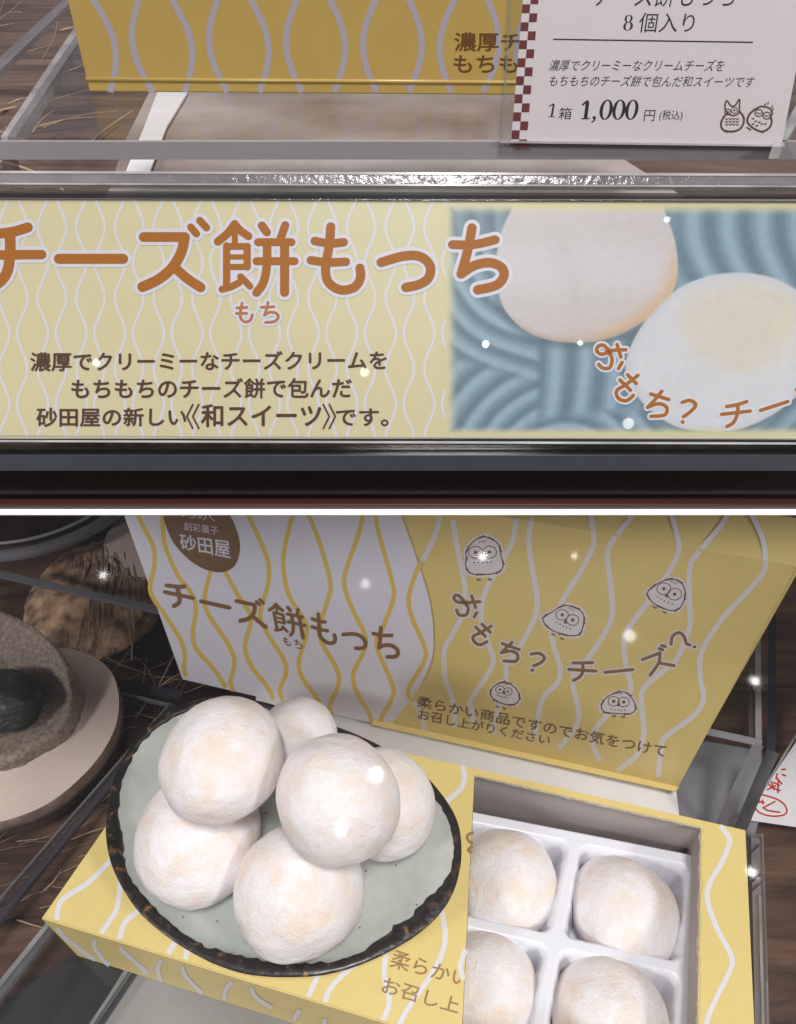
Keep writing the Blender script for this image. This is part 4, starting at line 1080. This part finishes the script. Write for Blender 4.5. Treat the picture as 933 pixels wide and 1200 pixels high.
# ------------------------------------------------------------------ wood slices, stone, dish, straw
def slice_(cx, cy, rx, zt, h, label, ax=1.0, seed=0):
    c = gz(cx, cy, zt); Rr_ = rx * (c - CAM).dot(FW) / FPX
    t = thing('wood_slice', label, 'wood slice', (c.x, c.y, zt - h))
    n_ = 90; ring = lambda s, z: [(c.x + Rr_ * s * (1 + .025 * noise.noise(Vector((math.cos(a) * 2, math.sin(a) * 2, seed)))) * math.cos(a), c.y + Rr_ * ax * s * (1 + .025 * noise.noise(Vector((math.cos(a) * 2, math.sin(a) * 2, seed)))) * math.sin(a), z) for a in np.linspace(0, 2 * math.pi, n_, False)]
    side = ring(.985, zt - h) + ring(1, zt - h * .8) + ring(1, zt - .001) + ring(.99, zt - .0002)
    fs_ = [(j * n_ + i, j * n_ + (i + 1) % n_, (j + 1) * n_ + (i + 1) % n_, (j + 1) * n_ + i) for j in range(3) for i in range(n_)]
    obj('bark', side, fs_, M['bark'], t, smooth=True)
    obj('cut_face', ring(.992, zt), [tuple(range(n_))], M['endgrain'], t)
    return t, c, Rr_


def ring_material():
    m = bpy.data.materials.new('sawn end grain'); m.use_nodes = True; nt = m.node_tree; N = nt.nodes; L = nt.links
    b = N['Principled BSDF']; b.inputs['Roughness'].default_value = .75
    tc = N.new('ShaderNodeTexCoord'); wv = N.new('ShaderNodeTexWave'); wv.wave_type = 'RINGS'; wv.rings_direction = 'Z'
    wv.inputs['Scale'].default_value = 210; wv.inputs['Distortion'].default_value = 7; wv.inputs['Detail'].default_value = 3; wv.inputs['Detail Scale'].default_value = 1.5
    L.new(tc.outputs['Object'], wv.inputs[0])
    r = N.new('ShaderNodeValToRGB'); r.color_ramp.elements[0].color = lin(192, 175, 165); r.color_ramp.elements[1].color = lin(209, 193, 184)
    L.new(wv.outputs[0], r.inputs[0]); L.new(r.outputs[0], b.inputs['Base Color'])
    n2 = N.new('ShaderNodeTexNoise'); n2.inputs['Scale'].default_value = 700; L.new(tc.outputs['Object'], n2.inputs['Vector'])
    bp = N.new('ShaderNodeBump'); bp.inputs['Strength'].default_value = .18; bp.inputs['Distance'].default_value = .0005; L.new(n2.outputs[0], bp.inputs['Height']); L.new(bp.outputs[0], b.inputs['Normal'])
    return m


M['endgrain'] = ring_material()
M['bark'] = mat('peeled bark', lin(142, 124, 112), .8, noise_amt=.5, noise_scale=70, bump=.5, bump_scale=160, col2=lin(92, 78, 68))
slice_(18, 852, 118, .035, .0115, 'pale round wood slice under the grey stone at the left edge', .98, 1)
slice_(190, 628, 66, .035, .012, 'small pale wood slice half hidden behind the upright box and the glass dish', 1, 4)


def blob(name, cx, cy, z, rx, ry, rz, m, par, seed=0, amp=.12, fr=1.6, rot=0, shape=None):
    c = gz(cx, cy, z); k = (c - CAM).dot(FW) / FPX
    bm = bmesh.new(); bmesh.ops.create_icosphere(bm, subdivisions=6, radius=1); off = Vector((seed * 2.3, seed, 5)); vs = []
    rt = Matrix.Rotation(rot, 3, 'Z')
    for v in bm.verts:
        p = v.co.copy(); l = 1 + amp * noise.noise(p * fr + off) + amp * .25 * noise.noise(p * fr * 4 + off) + amp * .06 * noise.noise(p * fr * 16 + off)
        if shape: p = shape(p)
        v.co = rt @ Vector((p.x * rx * k * l, p.y * ry * k * l, p.z * rz * l))
    vs = [v.co + c for v in bm.verts]; fs_ = [tuple(q.index for q in f.verts) for f in bm.faces]; bm.free()
    return obj(name, vs, fs_, m, par, smooth=True)


M['stone'] = mat('speckled grey brown stone', lin(158, 142, 130), .75, noise_amt=.5, noise_scale=420, bump=.6, bump_scale=420, col2=lin(112, 98, 87))
M['green'] = mat('dark green stone', lin(62, 68, 62), .45, noise_amt=.5, noise_scale=130, bump=.6, bump_scale=260)
sc = thing('stone_bowl', 'hollowed grey brown stone standing on the larger wood slice', 'stone', gz(0, 850, .035))
# a stone with a scooped hollow: half-ring lip round the front and right, high back
cS = gz(2, 838, .035); kS = (cS - CAM).dot(FW) / FPX
nA, nP = 120, 26; vs = []
for i in range(nA):
    a = 2 * math.pi * i / nA
    lx, ly = 94 * kS, 74 * kS                    # half sizes of the foot
    hb = .009 + .040 * max(0, .5 + .5 * math.cos(a - 2.5)) ** 1.3   # low in front, high behind
    for j in range(nP):
        t = j / (nP - 1)
        if t < .5: s = 1 - .10 * (t / .5) ** 2; z = hb * math.sin(t / .5 * math.pi / 2) ** .8
        else:
            q = (t - .5) / .5; s = .90 * (1 - q) ** 1.0; z = hb + (.006 - hb) * (1 - (1 - min(1, q * 1.7)) ** 2)
            z += .002 * math.sin(q * math.pi) * .0
        v = Vector((lx * s * math.cos(a), ly * s * math.sin(a), z))
        l = 1 + .05 * noise.noise(v * 60) + .02 * noise.noise(v * 220)
        v = Vector((v.x * l, v.y * l + max(0, z - .012) * .4, v.z * (1 + .08 * noise.noise(v * 90))))
        vs.append(cS + v)
fs = [(i * nP + j, ((i + 1) % nA) * nP + j, ((i + 1) % nA) * nP + j + 1, i * nP + j + 1) for i in range(nA) for j in range(nP - 1)]
obj('body', vs, fs, M['stone'], sc, smooth=True)
o = blob('pebble', 2, 822, .052, 46, 40, .013, M['green'], None, 3, .16, 1.5)
tag(o, 'dark green pebble lying in the hollow of the grey brown stone', 'pebble')
# glass dish
gd = thing('glass_dish', 'clear glass dish with dark red contents at the left under the shelf', 'dish', gz(50, 600, .03))
cG = gz(42, 560, .05); kG = (cG - CAM).dot(FW) / FPX
tor = [(cG.x + 128 * kG * math.cos(a), cG.y + 128 * kG * math.sin(a), .05) for a in np.linspace(0, 2 * math.pi, 80)]
MB().tube(tor, .0045, 12, False).build('foot_ring', mat('thick glass', lin(150, 150, 160), .05, alpha=.45, spec=1.0), gd, smooth=True)
tor = [(cG.x + 118 * kG * math.cos(a), cG.y + 118 * kG * math.sin(a), .056) for a in np.linspace(0, 2 * math.pi, 80)]
MB().tube(tor, .0012, 8, False).build('rim', mat('bright glass edge', lin(190, 190, 200), .05, alpha=.6, spec=1.0), gd, smooth=True)
disc = [(cG.x + 116 * kG * math.cos(a), cG.y + 116 * kG * math.sin(a), .054) for a in np.linspace(0, 2 * math.pi, 60, False)]
MB().slab(disc, (0, 0, -.003)).build('contents', mat('dark red contents', lin(74, 48, 50), .3, noise_amt=.6, noise_scale=60, bump=.3, bump_scale=90, col2=lin(30, 22, 24)), gd)
# straw sheaf and loose strands
sf = thing('straw_sheaf', 'brown bundled straw sheaf standing behind the stone and wood slice', 'straw sheaf', gz(115, 740, 0))
blob('bundle', 118, 700, .018, 78, 92, .018, mat('brown straw bundle', lin(206, 170, 138), .85, noise_amt=.7, noise_scale=110, bump=1.0, bump_scale=170, col2=lin(96, 72, 56)), sf, 2, .10, 2.2)
mb = MB(); rnd = random.Random(4)
for i in range(70):
    x = 118 + rnd.gauss(0, 34); y = 700 + rnd.gauss(0, 34); p0 = gz(x, y, .036 - .00000 * i)
    x0, y0 = 118 + (x - 118) * .75 + 8, 640 + rnd.uniform(-8, 14)
    rr = math.hypot((x - 118) / 78, (y - 700) / 92)
    if rr > .95: continue
    h = .0185 + .019 * math.sqrt(max(0, 1 - rr ** 2))
    p = [gz(x0, y0, .030), gz((x + x0) / 2 + rnd.gauss(0, 3), (y + y0) / 2, h + .001), gz(x + rnd.gauss(0, 4), y + 25, max(.01, h - .004))]
    mb.tube(spline([tuple(v) for v in p], 4), .00028, 5)
so = mb.build('stalks', M['straw'], sf, smooth=True); so['kind'] = 'stuff'
straw([[(88, 770), (100, 748), (118, 728)], [(90, 775), (105, 750), (112, 738)], [(115, 765), (140, 778), (175, 790), (212, 797)], [(108, 750), (118, 770), (145, 782)], [(150, 765), (170, 780), (182, 805), (181, 838)], [(172, 770), (168, 800), (173, 818)],
       [(135, 778), (160, 772), (190, 775)], [(140, 820), (160, 824), (176, 832)], [(140, 812), (155, 820), (172, 820)], [(142, 858), (152, 852), (162, 853)], [(139, 868), (143, 858), (141, 850)], [(203, 822), (212, 810), (218, 798)], [(140, 842), (160, 838), (178, 836)],
       [(113, 783), (125, 788), (135, 796)], [(92, 708), (112, 715), (118, 722), (128, 721)], [(40, 700), (44, 740), (48, 770)], [(60, 720), (56, 740), (54, 765)]],
      .006, 'dry_straw', 'loose dry straw strands scattered on the floor between the wood slice and the upright box', 16, (60, 770, 190, 860), r=.00045, seed=2, lift=.016)
straw([], .0005, 'dry_straw', 'loose thin straw on the dark wood floor at the lower left', 40, (-40, 930, 110, 1080), r=.0003, seed=9, lift=.003)

# ------------------------------------------------------------------ sloping cover glass of the lower display, and the small spots of the ceiling it mirrors
ga = Vector((0, Y3 - .0012, z5 - .0006)); gb = Vector((0, .012, .185)); gd_ = gb - ga
cg = MB().slab([ga + Vector((-.27, 0, 0)), ga + Vector((.27, 0, 0)), gb + Vector((.27, 0, 0)), gb + Vector((-.27, 0, 0))], Vector((0, gd_.z, -gd_.y)).normalized() * -.0015).build(
    'cover_glass', clear('cover glass', (.99, .99, .99, 1), 1.0, .04), origin=ga)
tag(cg, 'clear sloping glass pane in front of the lower display, under the white edging strip', 'glass pane')
PGn = Vector((0, gd_.z, -gd_.y)).normalized()
PG = Plane(ga, PGn)


def spot(x, y, plane, px, bright):
    """a small ceiling spot lamp whose mirror image is seen in a pane"""
    p = plane.hit(x, y); d = (p - CAM).normalized(); r = d - 2 * d.dot(plane.n) * plane.n
    dist = 1.4 / max(.35, r.z); rad = px / FPX * (dist + (p - CAM).length) * .93
    l = bpy.data.lights.new('ceiling_spot', 'AREA'); l.shape = 'DISK'; l.size = rad * 2; l.color = (1, .98, .95)
    l.energy = bright * math.pi * math.pi * rad * rad
    o = bpy.data.objects.new('ceiling_spot', l); COL.objects.link(o); o.location = p + r * dist
    o.rotation_euler = (-r).to_track_quat('-Z', 'Y').to_euler()


for x, y, px, br in ((566, 652, 4, 30), (738, 745, 6.5, 9), (428, 684, 5.5, 7), (441, 908, 7, 34), (400, 972, 5, 34), (885, 798, 3.5, 30), (881, 1022, 3.5, 30)):
    spot(x, y, PG, px, br)
PSh = Plane(PS.o + PS.n * .0025, PS.n)
for x, y, px, br in ((113, 425, 4, 16), (782, 257, 3, 12), (680, 402, 3, 16)):
    spot(x, y, PSh, px, br)
